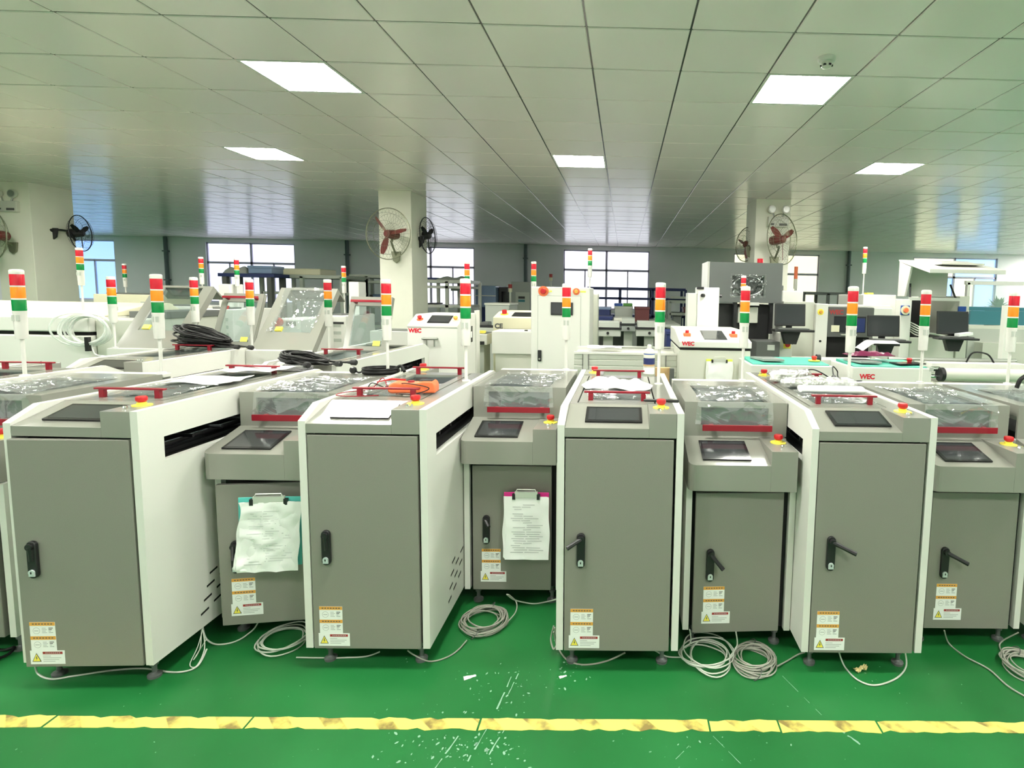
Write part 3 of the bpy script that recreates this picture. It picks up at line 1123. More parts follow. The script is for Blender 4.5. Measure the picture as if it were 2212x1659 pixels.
tall_machine('loader_cabinet', 'tall grey door cabinet with a spray can and crumpled white cloth on top', (-.006, 2.17, 0), 0, lever=(-.052, -.024))
low_machine('console_cabinet', 'low cabinet with a bright reflecting touch screen, right of the spray can cabinet',
            (.515, 2.325, 0), seed=5, lever=(.048, -.052), ajar=.05)
tall_machine('loader_cabinet', 'tall grey door cabinet with plastic wrapped parts and a white roll on top', (1.004, 2.17, 0), 0, lever=(.085, -.034))
low_machine('console_cabinet', 'low cabinet to the right of the tall cabinet carrying wrapped parts', (1.56, 2.355, 0), seed=6, lever=(.078, -.036))
low_machine('console_cabinet', 'low cabinet cut by the right edge, its hood and white slotted side in view', (2.075, 2.36, 0), seed=7)

# ------------------------------------------------------------------ second row on the left, lids raised
G2 = 'second row cabinets with raised lids'


def back_tall(label, loc, pole_x, pole_y, ang, D, hinge, fh):
    t = tall_machine('loader_cabinet', label, loc, 0, D=D, tower_on=False, rear_open=ang, group=G2, hinge=hinge, fh=fh, stops=(False, False))
    tower(t, pole_x, pole_y, 1.080)
    return t


back_tall('second row cabinet whose raised lid with red handle stands right beside the middle pillar', (-1.995, 3.405, 0), -.205, .80, 1.20, 1.62, .955, .39)
low_machine('console_cabinet', 'second row cabinet with the largest raised grey hood, its window wrapped in film',
            (-2.635, 5.145, 0), PI, hood=.86, seed=8, group=G2, tower_x=.205)
back_tall('second row cabinet with a raised red-handled lid between two raised grey hoods', (-3.125, 3.40, 0), -.20, 1.0, 1.15, 1.80, 1.12, .50)
low_machine('console_cabinet', 'second row cabinet with the leftmost raised grey hood, top bent backwards',
            (-3.63, 5.10, 0), PI, hood=.86, film=False, seed=9, group=G2, tower_x=.20)

# ------------------------------------------------------------------ things lying on the machines


def paper_sheet(name, label, c, w, d, rz, curl=.01, seed=1, mt='paper', cat='paper', th=.0015, group=None):
    t = thing(name, label, cat, c, rz, group)

    def fn(u, v):
        h = curl * (noise.noise(Vector((u * 2.2 + seed, v * 2.2, seed))) + .6) + .002
        return Vector(((u - .5) * w, (v - .5) * d, max(.002, h)))
    MB().sheet(fn, 14, 14, th).build('sheet', mt, t, smooth=True)
    return t


paper_sheet('white_paper', 'white sheet lying on the leftmost tall cabinet behind its first red handle', (-2.02, 2.74, 1.084), .30, .22, .15, .018, 3)
paper_sheet('white_paper', 'second white sheet under the black cable bundle on the leftmost tall cabinet', (-1.99, 3.10, 1.096), .28, .26, -.1, .014, 5)
# orange test meter with leads
t = thing('test_meter', 'orange handheld test meter with red and black leads behind a red handle', 'meter', (-.955, 2.54, 1.084), .10)
m_ = MB()
pr = [(-.105, .012), (-.10, .040), (-.075, .054), (-.025, .048), (.015, .050), (.05, .058), (.095, .058), (.105, .040), (.105, .004), (-.09, .002)]
m_.prism(pr, 1, -.038, .038)
m_.build('meter_body', 'orange', t, bevel=.008, seg=3)
MB().box(.03, .09, -.030, .030, .0575, .061).build('meter_face', 'black', t, bevel=.004)
MB().lathe([(.016, .058), (.014, .068)], (-.01, 0, -.012), 16).build('dial', 'red', t, smooth=True)
for (mt, s, pts) in (('cableblack', 1, [(-.12, 0, .02), (-.17, -.03, .05), (-.20, .03, .01), (-.12, .07, .02), (-.02, -.055, .052), (.08, -.052, .03), (.02, -.07, .006), (-.06, -.06, .006)]),
                     ('red', 2, [(-.12, .02, .02), (-.15, .05, .06), (-.20, .04, .012), (-.29, -.02, .006), (-.30, -.09, .006), (-.22, -.12, .006), (-.12, -.10, .006)])):
    MB().tube(smooth_path(pts, 8), .0024, 6).build('test_lead', mt, t, smooth=True)
MB().tube([(-.17, .03, .045), (-.11, .05, .055), (-.05, .06, .05)], .004, 8, rs=[.002, .005, .004]).build('probe', 'buttonred', t, smooth=True)


def cable_heap(label, c, rz, L, W_, H, turns, tail, group='black power cables', r=.006):
    """flat looped bundle of thick black cable with plug ends"""
    rg = random.Random(label)
    t = thing('power_cable', label, 'cable', c, rz, group)
    m = MB()
    for k in range(turns):
        a, b = L * rg.uniform(.75, 1.05), W_ * rg.uniform(.5, 1.0)
        z = H * (.08 + .92 * k / turns)
        ox, oy = rg.uniform(-.03, .02), rg.uniform(-.02, .02)
        pts = []
        for i in range(20):
            th = 2 * PI * i / 20
            x = .5 * a * math.cos(th) + ox
            pts.append((x, .5 * b * math.sin(th) * (.4 + .6 * (1 if x < 0 else .55)) + oy, r + z * (.35 + .65 * max(0, -x / a + .5))))
        m.tube(pts, r, 6, closed=True)
    m.build('cable_loops', 'cableblack', t, smooth=True)
    for (pts) in tail:
        pp = smooth_path(pts, 6)
        MB().tube(pp, r, 8).build('cable_tail', 'cableblack', t, smooth=True)
        e = Vector(pts[-1])
        d = (e - Vector(pts[-2])).normalized()
        MB().tube([e, e + d * .018, e + d * .022, e + d * .050, e + d * .055], .012, 10, rs=[.008, .010, .017, .018, .013]).build('plug', 'black', t, smooth=True)
    return t


cable_heap('bundle of black power cable with two plugs on the leftmost tall cabinet', (-1.93, 3.42, 1.09), -.35, .34, .22, .07, 16,
           [[(.10, .0, .03), (.20, .03, .02), (.27, .05, .02)], [(.10, -.05, .03), (.20, -.05, .015), (.26, -.045, .02)], [(.0, -.1, .03), (.1, -.13, .02), (.14, -.14, .02)]])
cable_heap('tall heap of black power cable slumped over a red handle in the second row', (-3.13, 4.22, 1.09), -.15, .42, .26, .17, 26,
           [[(.15, 0, .04), (.26, -.02, .03), (.36, -.02, .02)], [(.12, -.06, .04), (.2, -.06, .02), (.27, -.05, .02)]])
t = thing('power_cable', 'neat round coil of black cable with a round plug on the film-wrapped hood', 'cable', (-1.375, 3.17, 1.074), .1, 'black power cables')
m_ = MB()
rg = random.Random(5)
for k in range(7):
    R = .088 + rg.uniform(-.010, .010)
    m_.tube([(R * math.cos(a) + rg.uniform(-.002, .002), R * .85 * math.sin(a), .006 + .0045 * k) for a in [2 * PI * i / 28 for i in range(28)]], .0055, 6, closed=True)
m_.build('cable_loops', 'cableblack', t, smooth=True)
MB().tube(smooth_path([(-.08, 0, .02), (-.11, -.02, .01), (-.135, -.01, .02)], 6), .0055, 8).build('cable_tail', 'cableblack', t, smooth=True)
MB().lathe([(.004, -.020), (.016, -.014), (.020, 0), (.016, .014), (.004, .02)], (-.145, -.01, .022), 14).build('plug', 'black', t, smooth=True)
MB().tube(smooth_path([(.08, .0, .03), (.11, .0, .045), (.14, -.04, .02)], 6), .009, 8).build('cable_tail', 'cableblack', t, smooth=True)
t = thing('power_cable', 'black cable arched over the hood at the right edge', 'cable', (2.24, 2.98, 1.074), 0, 'black power cables')
MB().tube(smooth_path([(-.10, 0, .01), (-.08, .0, .06), (-.02, .02, .075), (.06, .0, .05), (.16, -.05, .01), (.30, -.10, .012)], 8), .011, 8).build('cable', 'cableblack', t, smooth=True)
MB().box(-.012, .012, -.01, .01, 0, .11).build('cable_clip', 'black', t, loc=(.09, .03, 0))

# crumpled cloth, spray can, pen on the middle tall cabinet
t = thing('white_cloth', 'crumpled white cloth between the two red handles of the spray can cabinet', 'cloth', (-.03, 2.80, 1.084), .05)


def cl(u, v):
    x = (u - .5) * .36 * (1 - .25 * abs(v - .5))
    y = (v - .5) * .26 * (1 - .2 * abs(u - .5)) + .03 * math.sin(u * 6)
    h = .040 * (noise.noise(Vector((u * 3.1, v * 3.1, 4.2))) + .45) + .022 * noise.noise(Vector((u * 7, v * 7, 1.2)))
    e = min(u, v, 1 - u, 1 - v) * 5
    return Vector((x, y, .004 + max(0, h) * min(1, .25 + e)))


MB().sheet(cl, 36, 30, .002).build('cloth', 'cloth', t, smooth=True)
t = thing('spray_can', 'white and violet spray can standing at the back of the middle tall cabinet', 'spray can', (.150, 3.27, 1.084))
MB().lathe([(.031, 0), (.033, .003), (.033, .130), (.031, .134)], n=28).build('can_body', 'offwhite', t, smooth=True)
MB().lathe([(.0332, .005), (.0332, .042)], n=28).build('white_band', 'paper', t, smooth=True)
bn = MB().lathe([(.0334, .050), (.0334, .098)], n=28)
bn.build('printed_band', 'navy', t, smooth=True)
MB().lathe([(.0337, .050), (.0337, .060)], n=28).build('brown_band', 'wood', t, smooth=True)
MB().lathe([(.0333, .118), (.0333, .124)], n=28).build('violet_ring', 'blue', t, smooth=True)
MB().lathe([(.031, .134), (.022, .148), (.014, .152), (.014, .160), (.012, .172), (.006, .176)], n=24).build('nozzle_cap', 'white', t, smooth=True)
t = thing('marker_pen', 'black marker pen lying beside the stop button of the spray can cabinet', 'pen', (.165, 2.405, 1.0915), -.05)
MB().tube([(-.075, 0, 0), (-.07, 0, 0), (.03, 0, 0), (.031, 0, 0), (.075, 0, 0), (.078, 0, 0)], .0065, 10, rs=[.004, .0065, .0065, .0075, .0075, .005]).build('pen_body', 'black', t, smooth=True)
MB().box(.035, .072, -.0025, .0025, .006, .010).build('pen_clip', 'chrome', t)

# wrapped parts, purple box, cables and roll on the right tall cabinet
t = thing('wrapped_part', 'long clear bubble-wrapped part lying behind the white roll', 'wrapped part', (1.01, 2.86, 1.084), -.02, 'parts in clear bubble wrap')


def wrap(L, R, sd, flat=.7):
    def fn(u, v):
        a = 2 * PI * v
        r = R * (1 + .22 * noise.noise(Vector((u * 7 + sd, math.cos(a) * 1.6, math.sin(a) * 1.6)))) * (.35 + .65 * min(1, min(u, 1 - u) * 9 + .15))
        return Vector(((u - .5) * L, r * math.cos(a), max(.001, R * flat + r * flat * math.sin(a))))
    return MB().sheet(fn, 26, 16)


wrap(.40, .042, 1).build('bubble_wrap', 'bubble', t, smooth=True, recalc=False)
B(-.14, .13, -.022, .022, .008, .040).build('metal_bar', 'alu', t, bevel=.003)
t = thing('wrapped_part', 'clear bubble-wrapped bundle at the rear left of the wrapped parts cabinet', 'wrapped part', (.92, 3.06, 1.084), .25, 'parts in clear bubble wrap')
wrap(.26, .05, 5).build('bubble_wrap', 'bubble', t, smooth=True, recalc=False)
B(-.09, .08, -.03, .03, .012, .045).build('metal_bar', 'offwhite', t, bevel=.003)
t = thing('purple_case', 'dark purple case among the wrapped parts near the rear stop button', 'case', (.925, 3.19, 1.084), -.05)
B(-.065, .065, -.03, .03, 0, .045).build('case_body', 'purple', t, bevel=.008)
B(-.064, .064, -.031, -.028, .030, .036).build('case_lip', 'red', t)
t = thing('thin_cable', 'thin black cable looping out of the wrapped parts', 'cable', (1.05, 3.02, 1.084), 0)
MB().tube(smooth_path([(-.13, .02, .01), (-.06, .06, .05), (.0, .05, .07), (.05, .0, .05), (.09, -.06, .012), (.07, -.1, .02), (.10, .02, .09), (.15, .08, .06), (.14, .02, .03), (.22, -.01, .02), (.27, .03, .015), (.23, .06, .008)], 8), .0035, 6).build('cable', 'cableblack', t, smooth=True)
MB().tube([(.062, -.12, .006), (.064, -.10, .03), (.075, -.07, .05)], .02, 10, rs=[.014, .024, .012]).build('connector', 'black', t, smooth=True)
t = thing('white_roll', 'flat white roll of paper lying across the wrapped parts cabinet', 'paper roll', (1.03, 2.73, 1.084), -.03)
m_ = MB()
out = [(.036 * math.cos(a) * 1.25, .017 + .017 * math.sin(a)) for a in [2 * PI * i / 20 for i in range(20)]]
m_.prism(out, 0, -.155, .155)
m_.build('rolled_sheet', 'paper', t, bevel=.003, smooth=True)

# clipboards hanging on door handles


def clipboard(label, c, rz, w, h, board, tilt=0.0, seed=1, lines=True, crump=1.0, skew=0.0):
    t = thing('clipboard', label, 'clipboard', c, rz, 'clipboards with papers')
    t.rotation_euler = (0, tilt, rz)
    B(-w / 2, w / 2, -.004, 0, -h, 0).build('board', board, t, bevel=.0015)

    def pg(k):
        sk = (k - 1) * .006

        def fn(u, v):
            lift = .004 + .003 * k + .014 * max(0, v - .55) ** 1.3 * (1 + .5 * noise.noise(Vector((u * 3 + seed, v * 3, k))))
            lift += crump * .004 * noise.noise(Vector((u * 4 + seed * 3, v * 5, k * 2.0)))
            if crump > 1:
                lift += .006 * (1 - abs(noise.noise(Vector((u * 3.1 + seed, v * 4.2, k))))) ** 5
            ww = w * .96
            return Vector(((u - .5) * ww * (1 + .03 * (v - .5)) + sk + .010 * crump * noise.noise(Vector((0, v * 2.5, seed + k))) + skew * (v - .25), -.004 - lift, -.018 - v * (h * .97 + .004 * k)))
        return fn
    for k in range(3):
        MB().sheet(pg(k), 20, 26, .0006).build('page', 'paper', t, smooth=True)
    if lines:
        f = pg(2)
        m = MB()
        rg = random.Random(seed)
        for r in range(22):
            v = .12 + r * .036
            a, b = .12 + .04 * (r % 3), rg.uniform(.55, .92)
            for (u0, u1) in ((a, a + (b - a) * .45), (a + (b - a) * .5, b)):
                if rg.random() < .2:
                    continue
                p, q, pb, qb = f(u0, v), f(u1, v), f(u0, v + .011), f(u1, v + .011)
                d = Vector((0, -.0022, 0))
                m.add([p + d, q + d, qb + d, pb + d], [(0, 1, 2, 3)])
        m.build('printed_lines', 'ink' if crump <= 1 else 'faintink', t)
    cp = MB()
    cp.box(-w * .25, w * .25, -.018, -.004, -.022, .006)
    cp.tube([(-w * .22, -.016, .006), (-w * .20, -.016, .018), (w * .20, -.016, .018), (w * .22, -.016, .006)], .003, 6)
    for s in (-1, 1):
        cp.box(s * w * .27 - .007, s * w * .27 + .007, -.020, -.004, -.030, -.004, 1)
    cp.build('clip', ['alu', 'black'], t)
    return t


clipboard('clipboard with crumpled white papers on a teal board, hung on a half open door', (-1.470, 2.300, .677), .16, .24, .30, 'tealboard', .02, 3, True, 2.2, -.022)
clipboard('clipboard with a printed white list on a magenta board, hung on a grey door', (-.452, 2.605, .600), 0, .215, .31, 'magenta', 0, 7)

# ------------------------------------------------------------------ machines behind the two rows


def wp(t, mb, name, mats, parent=None, **kw):
    """part of a thing given in room coordinates"""
    base = t.location + (parent.location if parent else Vector((0, 0, 0)))
    mb.v = [tuple(Vector(p) - base) for p in mb.v]
    return mb.build(name, mats, parent or t, **kw)


def bx(r, Y, d, mb=None, mi=0):
    """box from (x0, x1, z0, z1) with its front at Y, depth d"""
    return (mb or MB()).box(r[0], r[1], Y, Y + d, r[2], r[3], mi)


def logo(t, body, m, p, size, rot=(PI / 2, 0, 0)):
    return text('logo_lettering', body, m, t, Vector(p) - t.location, rot, size, .0008, size * .045)


def knob(t, p, r, m='buttonred', d=.03, ring=None):
    if ring:
        wp(t, MB().cyl((p[0], p[1], p[2]), (p[0], p[1] - .008, p[2]), r * 1.7, 20), 'button_ring', ring, smooth=True)
    wp(t, MB().tube([(p[0], p[1], p[2]), (p[0], p[1] - d * .5, p[2]), (p[0], p[1] - d, p[2])], r, 16, rs=[r * .7, r, r * .8]), 'push_button', m, smooth=True)


# white cabinet with sloped panel, beside the middle pillar
Y = 5.2
t = thing('loader_machine', 'white cabinet with sloped touch panel, red lettering and U handle, right of the middle pillar', 'machine', (-1.82, Y, 0), 0)
x0, x1 = (-2.003, 5.2, 1.151)[0], (-1.543, 5.2, 1.16)[0]
zf, zr = (-1.768, 5.2, 1.229)[2], (-1.813, 5.4, 1.323)[2]
m_ = MB().prism([(Y, .06), (Y, zf), (Y + .22, zr), (Y + .75, zr), (Y + .75, .06)], 0, x0, x1)
wp(t, m_, 'cabinet_body', 'white', bevel=.006)
wp(t, MB().box(x0, x1, Y - .006, Y + .0, zf - .018, zf + .002), 'panel_lip', 'white', bevel=.003)
sl = math.atan2(zr - zf, .22)
nn = Vector((0, -math.sin(sl), math.cos(sl)))


def on_slope(u, v, off=0.0):
    return Vector((x0 + (x1 - x0) * u, Y + .22 * v, zf + (zr - zf) * v)) + nn * off


s_ = MB()
for (u0, u1, v0, v1, off, mi) in ((.36, .80, .2, .86, .006, 0), (.38, .78, .26, .8, .008, 1)):
    P = [on_slope(u0, v0, off), on_slope(u1, v0, off), on_slope(u1, v1, off), on_slope(u0, v1, off)]
    Q = [on_slope(u0, v0), on_slope(u1, v0), on_slope(u1, v1), on_slope(u0, v1)]
    s_.add(P + Q, [(0, 1, 2, 3), (0, 4, 5, 1), (1, 5, 6, 2), (2, 6, 7, 3), (3, 7, 4, 0)], mi)
wp(t, s_, 'touch_screen', ['black', 'screen'])
for (u, mt, nm) in ((.17, 'buttonred', 'stop_button'), (.90, 'labelorange', 'selector_switch')):
    p = on_slope(u, .5)
    wp(t, MB().tube([p, p + nn * .006], .030, 18), 'button_plate', 'orange' if u < .5 else 'cream', smooth=True)
    wp(t, MB().tube([p + nn * .006, p + nn * .03, p + nn * .036], .02, 16, rs=[.014, .022, .018]), nm, mt, smooth=True)
logo(t, 'WEC', 'lensred', (x0 + .012, Y - .0015, zf - .068), .052)
hz = (-1.791, 5.2, 1.108)
h_ = MB().tube(smooth_path([(hz[0] - .055, Y, hz[2]), (hz[0] - .058, Y - .03, hz[2]), (hz[0] + .058, Y - .03, hz[2]), (hz[0] + .055, Y, hz[2])], 5), .012, 8)
h_.tube([(hz[0] - .035, Y - .006, hz[2]), (hz[0] - .035, Y - .006, hz[2] - .075)], .006, 6)
h_.tube([(hz[0] + .035, Y - .006, hz[2]), (hz[0] + .035, Y - .006, hz[2] - .075)], .006, 6)
wp(t, h_, 'pull_handle', 'steel', smooth=True)
za, zb = 1.04, 1.20
sp = MB().box(x1, x1 + .006, Y + .22, Y + .50, za, zb)
wp(t, sp, 'switch_plate', 'black')
wp(t, MB().box(x1 + .006, x1 + .02, Y + .37, Y + .43, za + .05, za + .11), 'rocker_switch', 'paper')
wp(t, MB().box(x1 - .01, x1 + .012, Y + .62, Y + .76, .06, zr + .03), 'rear_post', 'white', bevel=.004)
tw = tower(t, x1 - .09 - t.location.x, .66, zr + .03, hz=.50)
for sx in (x0 + .06, x1 - .06):
    for yy in (Y + .08, Y + .65):
        wp(t, MB().cyl((sx, yy, 0), (sx, yy, .06), .025, 10), 'foot', 'steel')

# tall white cabinet with a portrait door and screen
Y = 5.6
r = (-0.931, -0.349, 0.776, 1.609)
t = thing('control_cabinet', 'tall white cabinet with a small square screen and black door handle', 'cabinet', ((r[0] + r[1]) / 2, Y, 0))
a, b, zt = r[0], r[1], r[3]
wp(t, MB().box(a, b, Y, Y + .7, .06, zt), 'cabinet_body', 'white', bevel=.012)
dl, dr = a + .07, b - .09
d_ = MB().box(dl, dr, Y - .006, Y, .15, zt - .09)
door = wp(t, d_, 'door', 'white', bevel=.003)
wp(t, MB().plate((dl - .004, dr + .004), (.146, zt - .086), [(dl, dr, .15, zt - .09)], 1, Y - .003, Y + .001), 'door_gap', 'bench')
w = (-0.733, -0.513, 1.33, 1.458)
wp(t, MB().box(w[0], w[1], Y - .016, Y - .006, w[2], w[3]), 'screen_bezel', 'black', bevel=.002)
wp(t, MB().box(w[0] + .012, w[1] - .012, Y - .019, Y - .015, w[2] + .012, w[3] - .012), 'screen_glass', 'screen')
q = (-0.861, -0.823, 0.866, 0.978)
hb = MB().box(q[0], q[1], Y - .022, Y - .005, q[2], q[3])
wp(t, hb, 'door_handle', 'black', bevel=.006)
wp(t, MB().cyl(((q[0] + q[1]) / 2, Y - .02, q[2] + .025), ((q[0] + q[1]) / 2, Y - .026, q[2] + .025), .010, 10), 'lock_cylinder', 'chrome')
p = (-0.808, 5.6, 1.565)
knob(t, (p[0], Y, p[2]), .030, 'buttonred', .035, 'orange')
wp(t, MB().box(p[0] + .055, p[0] + .085, Y - .003, Y, p[2] - .008, p[2] + .008), 'button_label', 'limeboard')
p = (-0.482, 5.6, 1.567)
knob(t, (p[0], Y, p[2]), .020, 'labelorange', .03, 'orange')
wp(t, MB().box(p[0] + .04, p[0] + .095, Y - .003, Y, p[2] - .008, p[2] + .008), 'button_label', 'limeboard')
tower(t, (-0.953, 5.9, 1.703)[0] - t.location.x, .3, zt, hz=.42 - .26 + .10)

# cream machine with a sloped panel and conformity mark behind it
Y = 6.4
r = (-1.495, -0.995, 1.103, 1.262)
t = thing('cream_machine', 'cream machine with a small sloped panel and CE mark, left of the tall white cabinet', 'machine', ((r[0] + r[1]) / 2, Y, 0))
zt = (-1.372, 6.7, 1.318)[2]
m_ = MB().prism([(Y, .1), (Y, r[3]), (Y + .3, zt), (Y + .9, zt), (Y + .9, .1)], 0, r[0], r[1] + .25)
wp(t, m_, 'machine_body', 'cream', bevel=.008)
sl = math.atan2(zt - r[3], .3)
nn = Vector((0, -math.sin(sl), math.cos(sl)))
c = Vector((r[0] + .33, Y + .15, (r[3] + zt) / 2))
ux, uy = Vector((1, 0, 0)), Vector((0, math.cos(sl), math.sin(sl)))
P = [c + ux * (sx * .13) + uy * (sy * .10) for sx, sy in ((-1, -1), (1, -1), (1, 1), (-1, 1))]
wp(t, MB().add([p + nn * .006 for p in P] + P, [(0, 1, 2, 3), (0, 4, 5, 1), (1, 5, 6, 2), (2, 6, 7, 3), (3, 7, 4, 0)]), 'touch_screen', 'black')
c = Vector((r[0] + .10, Y + .15, (r[3] + zt) / 2))
wp(t, MB().tube([c, c + nn * .01], .045, 16), 'button_plate', 'yellow', smooth=True)
wp(t, MB().tube([c + nn * .01, c + nn * .05], .028, 14), 'stop_button', 'buttonred', smooth=True)
logo(t, 'CE', 'inkdark', (r[0] + .02, Y - .002, r[3] - .125), .075)
wp(t, MB().box(r[0] + .12, r[1] + .2, Y - .004, Y, r[2] - .01, r[2] + .03), 'seam_band', 'slate')
wp(t, MB().box(r[0] + .03, r[1] + .2, Y + .05, Y + .85, 0, .1), 'plinth', 'darkgrey')
# white housing in front of it
Y = 5.95
r = (-1.405, -0.944, 0.892, 1.134)
t = thing('white_conveyor', 'white boxy conveyor housing in front of the cream CE machine', 'machine', ((r[0] + r[1]) / 2, Y, 0))
wp(t, MB().box(r[0], r[1], Y, Y + .40, r[2], r[3]), 'housing', 'white', bevel=.008)
wp(t, MB().box(r[0] + .03, r[1] - .02, Y + .04, Y + .36, .1, r[2]), 'stand', 'offwhite')
for px in (r[0] + .33, r[0] + .40):
    wp(t, MB().box(px, px + .03, Y + .1, Y + .14, r[3], r[3] + .012), 'sensor_block', 'black')
h_ = MB().tube(smooth_path([(r[0] + .17, Y - .005, .72), (r[0] + .18, Y - .05, .73), (r[0] + .29, Y - .05, .73), (r[0] + .30, Y - .005, .72)], 5), .010, 6)
wp(t, h_, 'pull_handle', 'steel', smooth=True)
wp(t, MB().box(r[0] + .05, r[0] + .09, Y + .06, Y + .3, 0, .1), 'foot', 'steel')
wp(t, MB().box(r[1] - .09, r[1] - .05, Y + .06, Y + .3, 0, .1), 'foot', 'steel')

# small green topped conveyors left and right of the first white cabinet
for (lab, rc, Y) in (('white conveyor with a dark green top, behind the middle pillar foot', (-2.646, -2.3, 0.805, 1.087), 6.3),
                     ('white conveyor with a green top and orange button, right of the U handle cabinet', (-1.69, -1.588, 0.933, 1.057), 6.5)):
    t = thing('white_conveyor', lab, 'machine', ((rc[0] + rc[1]) / 2, Y, 0))
    wp(t, MB().box(rc[0] - .2, rc[1], Y, Y + .5, rc[2], rc[3]), 'housing', 'white', bevel=.006)
    wp(t, MB().box(rc[0] - .12, rc[1] - .02, Y + .03, Y + .4, rc[3], rc[3] + .004), 'top_plate', 'teal' if 'small' in lab else 'slate')
    wp(t, MB().box(rc[0] - .15, rc[1] - .03, Y - .003, Y, (rc[2] + rc[3]) / 2 - .06, (rc[2] + rc[3]) / 2 - .02), 'slot', 'black')
    wp(t, MB().box(rc[0] - .12, rc[1] - .06, Y + .1, Y + .4, .05, rc[2]), 'pedestal', 'bench')
    wp(t, MB().box(rc[0] - .15, rc[1] - .03, Y + .06, Y + .44, 0, .05), 'base', 'slate')
    if 'orange' in lab:
        wp(t, MB().box(rc[1] - .14, rc[1] - .06, Y + .1, Y + .2, rc[3], rc[3] + .03), 'button_box', 'yellow')

# aluminium profile conveyor with papers
Y = 4.8
r = (-0.427, 0.459, 0.896, 1.045)
t = thing('belt_conveyor', 'white aluminium profile conveyor behind the spray can, papers on its left end', 'conveyor', (.0, Y, 0))
f = MB()
for k in range(3):
    z = r[3] - .012 - k * .052
    f.box(r[0], r[1], Y, Y + .035, z - .045, z)
    f.box(r[0], r[1], Y + .33, Y + .365, z - .045, z)
f.box(r[0], r[1], Y + .008, Y + .027, r[3] - .2, r[3])
wp(t, f, 'side_profile', 'alu', bevel=.002)
bl = MB().box(r[0] + .01, r[1] - .01, Y + .05, Y + .31, r[3] - .05, r[3] - .005)
wp(t, bl, 'belt', 'offwhite')
wp(t, MB().box(r[0], r[1], Y - .012, Y + .03, r[3] - .012, r[3] + .006).box(r[0], r[1], Y + .335, Y + .38, r[3] - .012, r[3] + .02), 'guide_rail', 'white')
wp(t, MB().tube([(r[0] + .16, Y + .34, r[3] + .02), (r[1] - .03, Y + .34, r[3] + .02)], .012, 8), 'guide_rod', 'steel', smooth=True)
for x in (r[0] + .10, r[1] - .12):
    wp(t, MB().box(x - .022, x + .022, Y - .008, Y + .036, 0, r[3] - .012), 'leg', 'alu', bevel=.002)
    wp(t, MB().box(x - .022, x + .022, Y + .33, Y + .37, 0, r[3] - .2), 'leg', 'alu', bevel=.002)
    wp(t, MB().box(x - .028, x - .024, Y - .012, Y - .006, .5, r[3] - .012).box(x + .024, x + .028, Y - .012, Y - .006, .5, r[3] - .012), 'leg_groove', 'inkdark')
p = (-0.175, 4.95, 1.05)
paper_sheet('white_paper', 'white papers lying on the left end of the profile conveyor', (p[0], 4.97, r[3] + .022), .30, .2, .05, .02, 8)

# white machine with sloped head and red lettering
Y = 4.6
r = (0.455, 1.058, 1.122, 1.175)
t = thing('buffer_machine', 'white machine with red WEC lettering above a black line and a lime clipboard', 'machine', ((r[0] + r[1]) / 2, Y, 0))
zt = r[3] + .075
wp(t, MB().box(r[0] + .005, r[1] - .005, Y + .01, Y + .9, .06, r[2] - .022), 'cabinet_body', 'offwhite', bevel=.006)
wp(t, MB().box(r[0] + .012, r[1] - .008, Y + .02, Y + .88, r[2] - .022, r[2]), 'black_band', 'void')
hd = MB().prism([(Y, r[2]), (Y, r[3]), (Y + .42, zt), (Y + .9, zt), (Y + .9, r[2])], 0, r[0], r[1])
wp(t, hd, 'head', 'white', bevel=.006)
sl = math.atan2(zt - r[3], .42)
nn = Vector((0, -math.sin(sl), math.cos(sl)))
def osl(u, v, off=0.0):
    return Vector((r[0] + (r[1] - r[0]) * u, Y + .42 * v, r[3] + (zt - r[3]) * v)) + nn * off
P = [osl(.36, .15, .006), osl(.68, .15, .006), osl(.68, .85, .006), osl(.36, .85, .006)]
Q = [osl(.36, .15), osl(.68, .15), osl(.68, .85), osl(.36, .85)]
wp(t, MB().add(P + Q, [(0, 1, 2, 3), (0, 4, 5, 1), (1, 5, 6, 2), (2, 6, 7, 3), (3, 7, 4, 0)]), 'touch_screen', 'screen')
for u in (.14, .80):
    p = osl(u, .45)
    wp(t, MB().box(p.x - .03, p.x + .03, p.y - .04, p.y + .04, p.z - .01, p.z + .022), 'button_box', 'orange', bevel=.006)
    wp(t, MB().tube([p + nn * .022, p + nn * .045], .016, 14), 'stop_button', 'buttonred', smooth=True)
logo(t, 'WEC', 'lensred', (r[0] + .025, Y - .0015, r[2] + .018), .045)
for sx in (r[0] + .06, r[1] - .06):
    wp(t, MB().box(sx - .03, sx + .03, Y + .1, Y + .8, 0, .06), 'foot', 'steel')
p = (0.793, 4.6, 1.03)
clipboard('clipboard with a blank sheet on a lime green board, hung on the white lettered machine', (p[0], Y + .004, p[2]), 0, .22, .30, 'limeboard', 0, 9, False)
# slim white upright behind it
t = thing('white_upright', 'slim white upright box standing behind the white lettered machine', 'machine', (.73, 5.55, 0))
r = (0.719, 0.935, 1.18, 1.633)
wp(t, MB().box(r[0], r[1], 5.55, 5.75, .1, r[3]), 'upright', 'white', bevel=.006)
r2 = (0.624, 0.72, 1.177, 1.575)
wp(t, MB().box(r2[0], r2[1], 5.57, 5.75, .1, r2[3]), 'side_upright', 'alu', bevel=.004)
wp(t, MB().box(r2[0], r[1], 5.5, 5.8, 0, .1), 'base', 'offwhite')
k = MB().box(r[0] - .005, r[0] + .06, 5.54, 5.60, r[3] - .02, r[3] + .004)
k.tube([(r[1] + .005, 5.6, r[3] - .08), (r[1] + .03, 5.6, r[3] - .08)], .018, 8)
k.tube([(r[0] + .06, 5.54, r[3] - .08), (r[0] + .04, 5.52, r[3] - .08)], .018, 8)
wp(t, k, 'clamp_knobs', 'black')
tower(t, (1.254, 5.95, 1.554)[0] - .73, .40, 1.24, hz=.53)

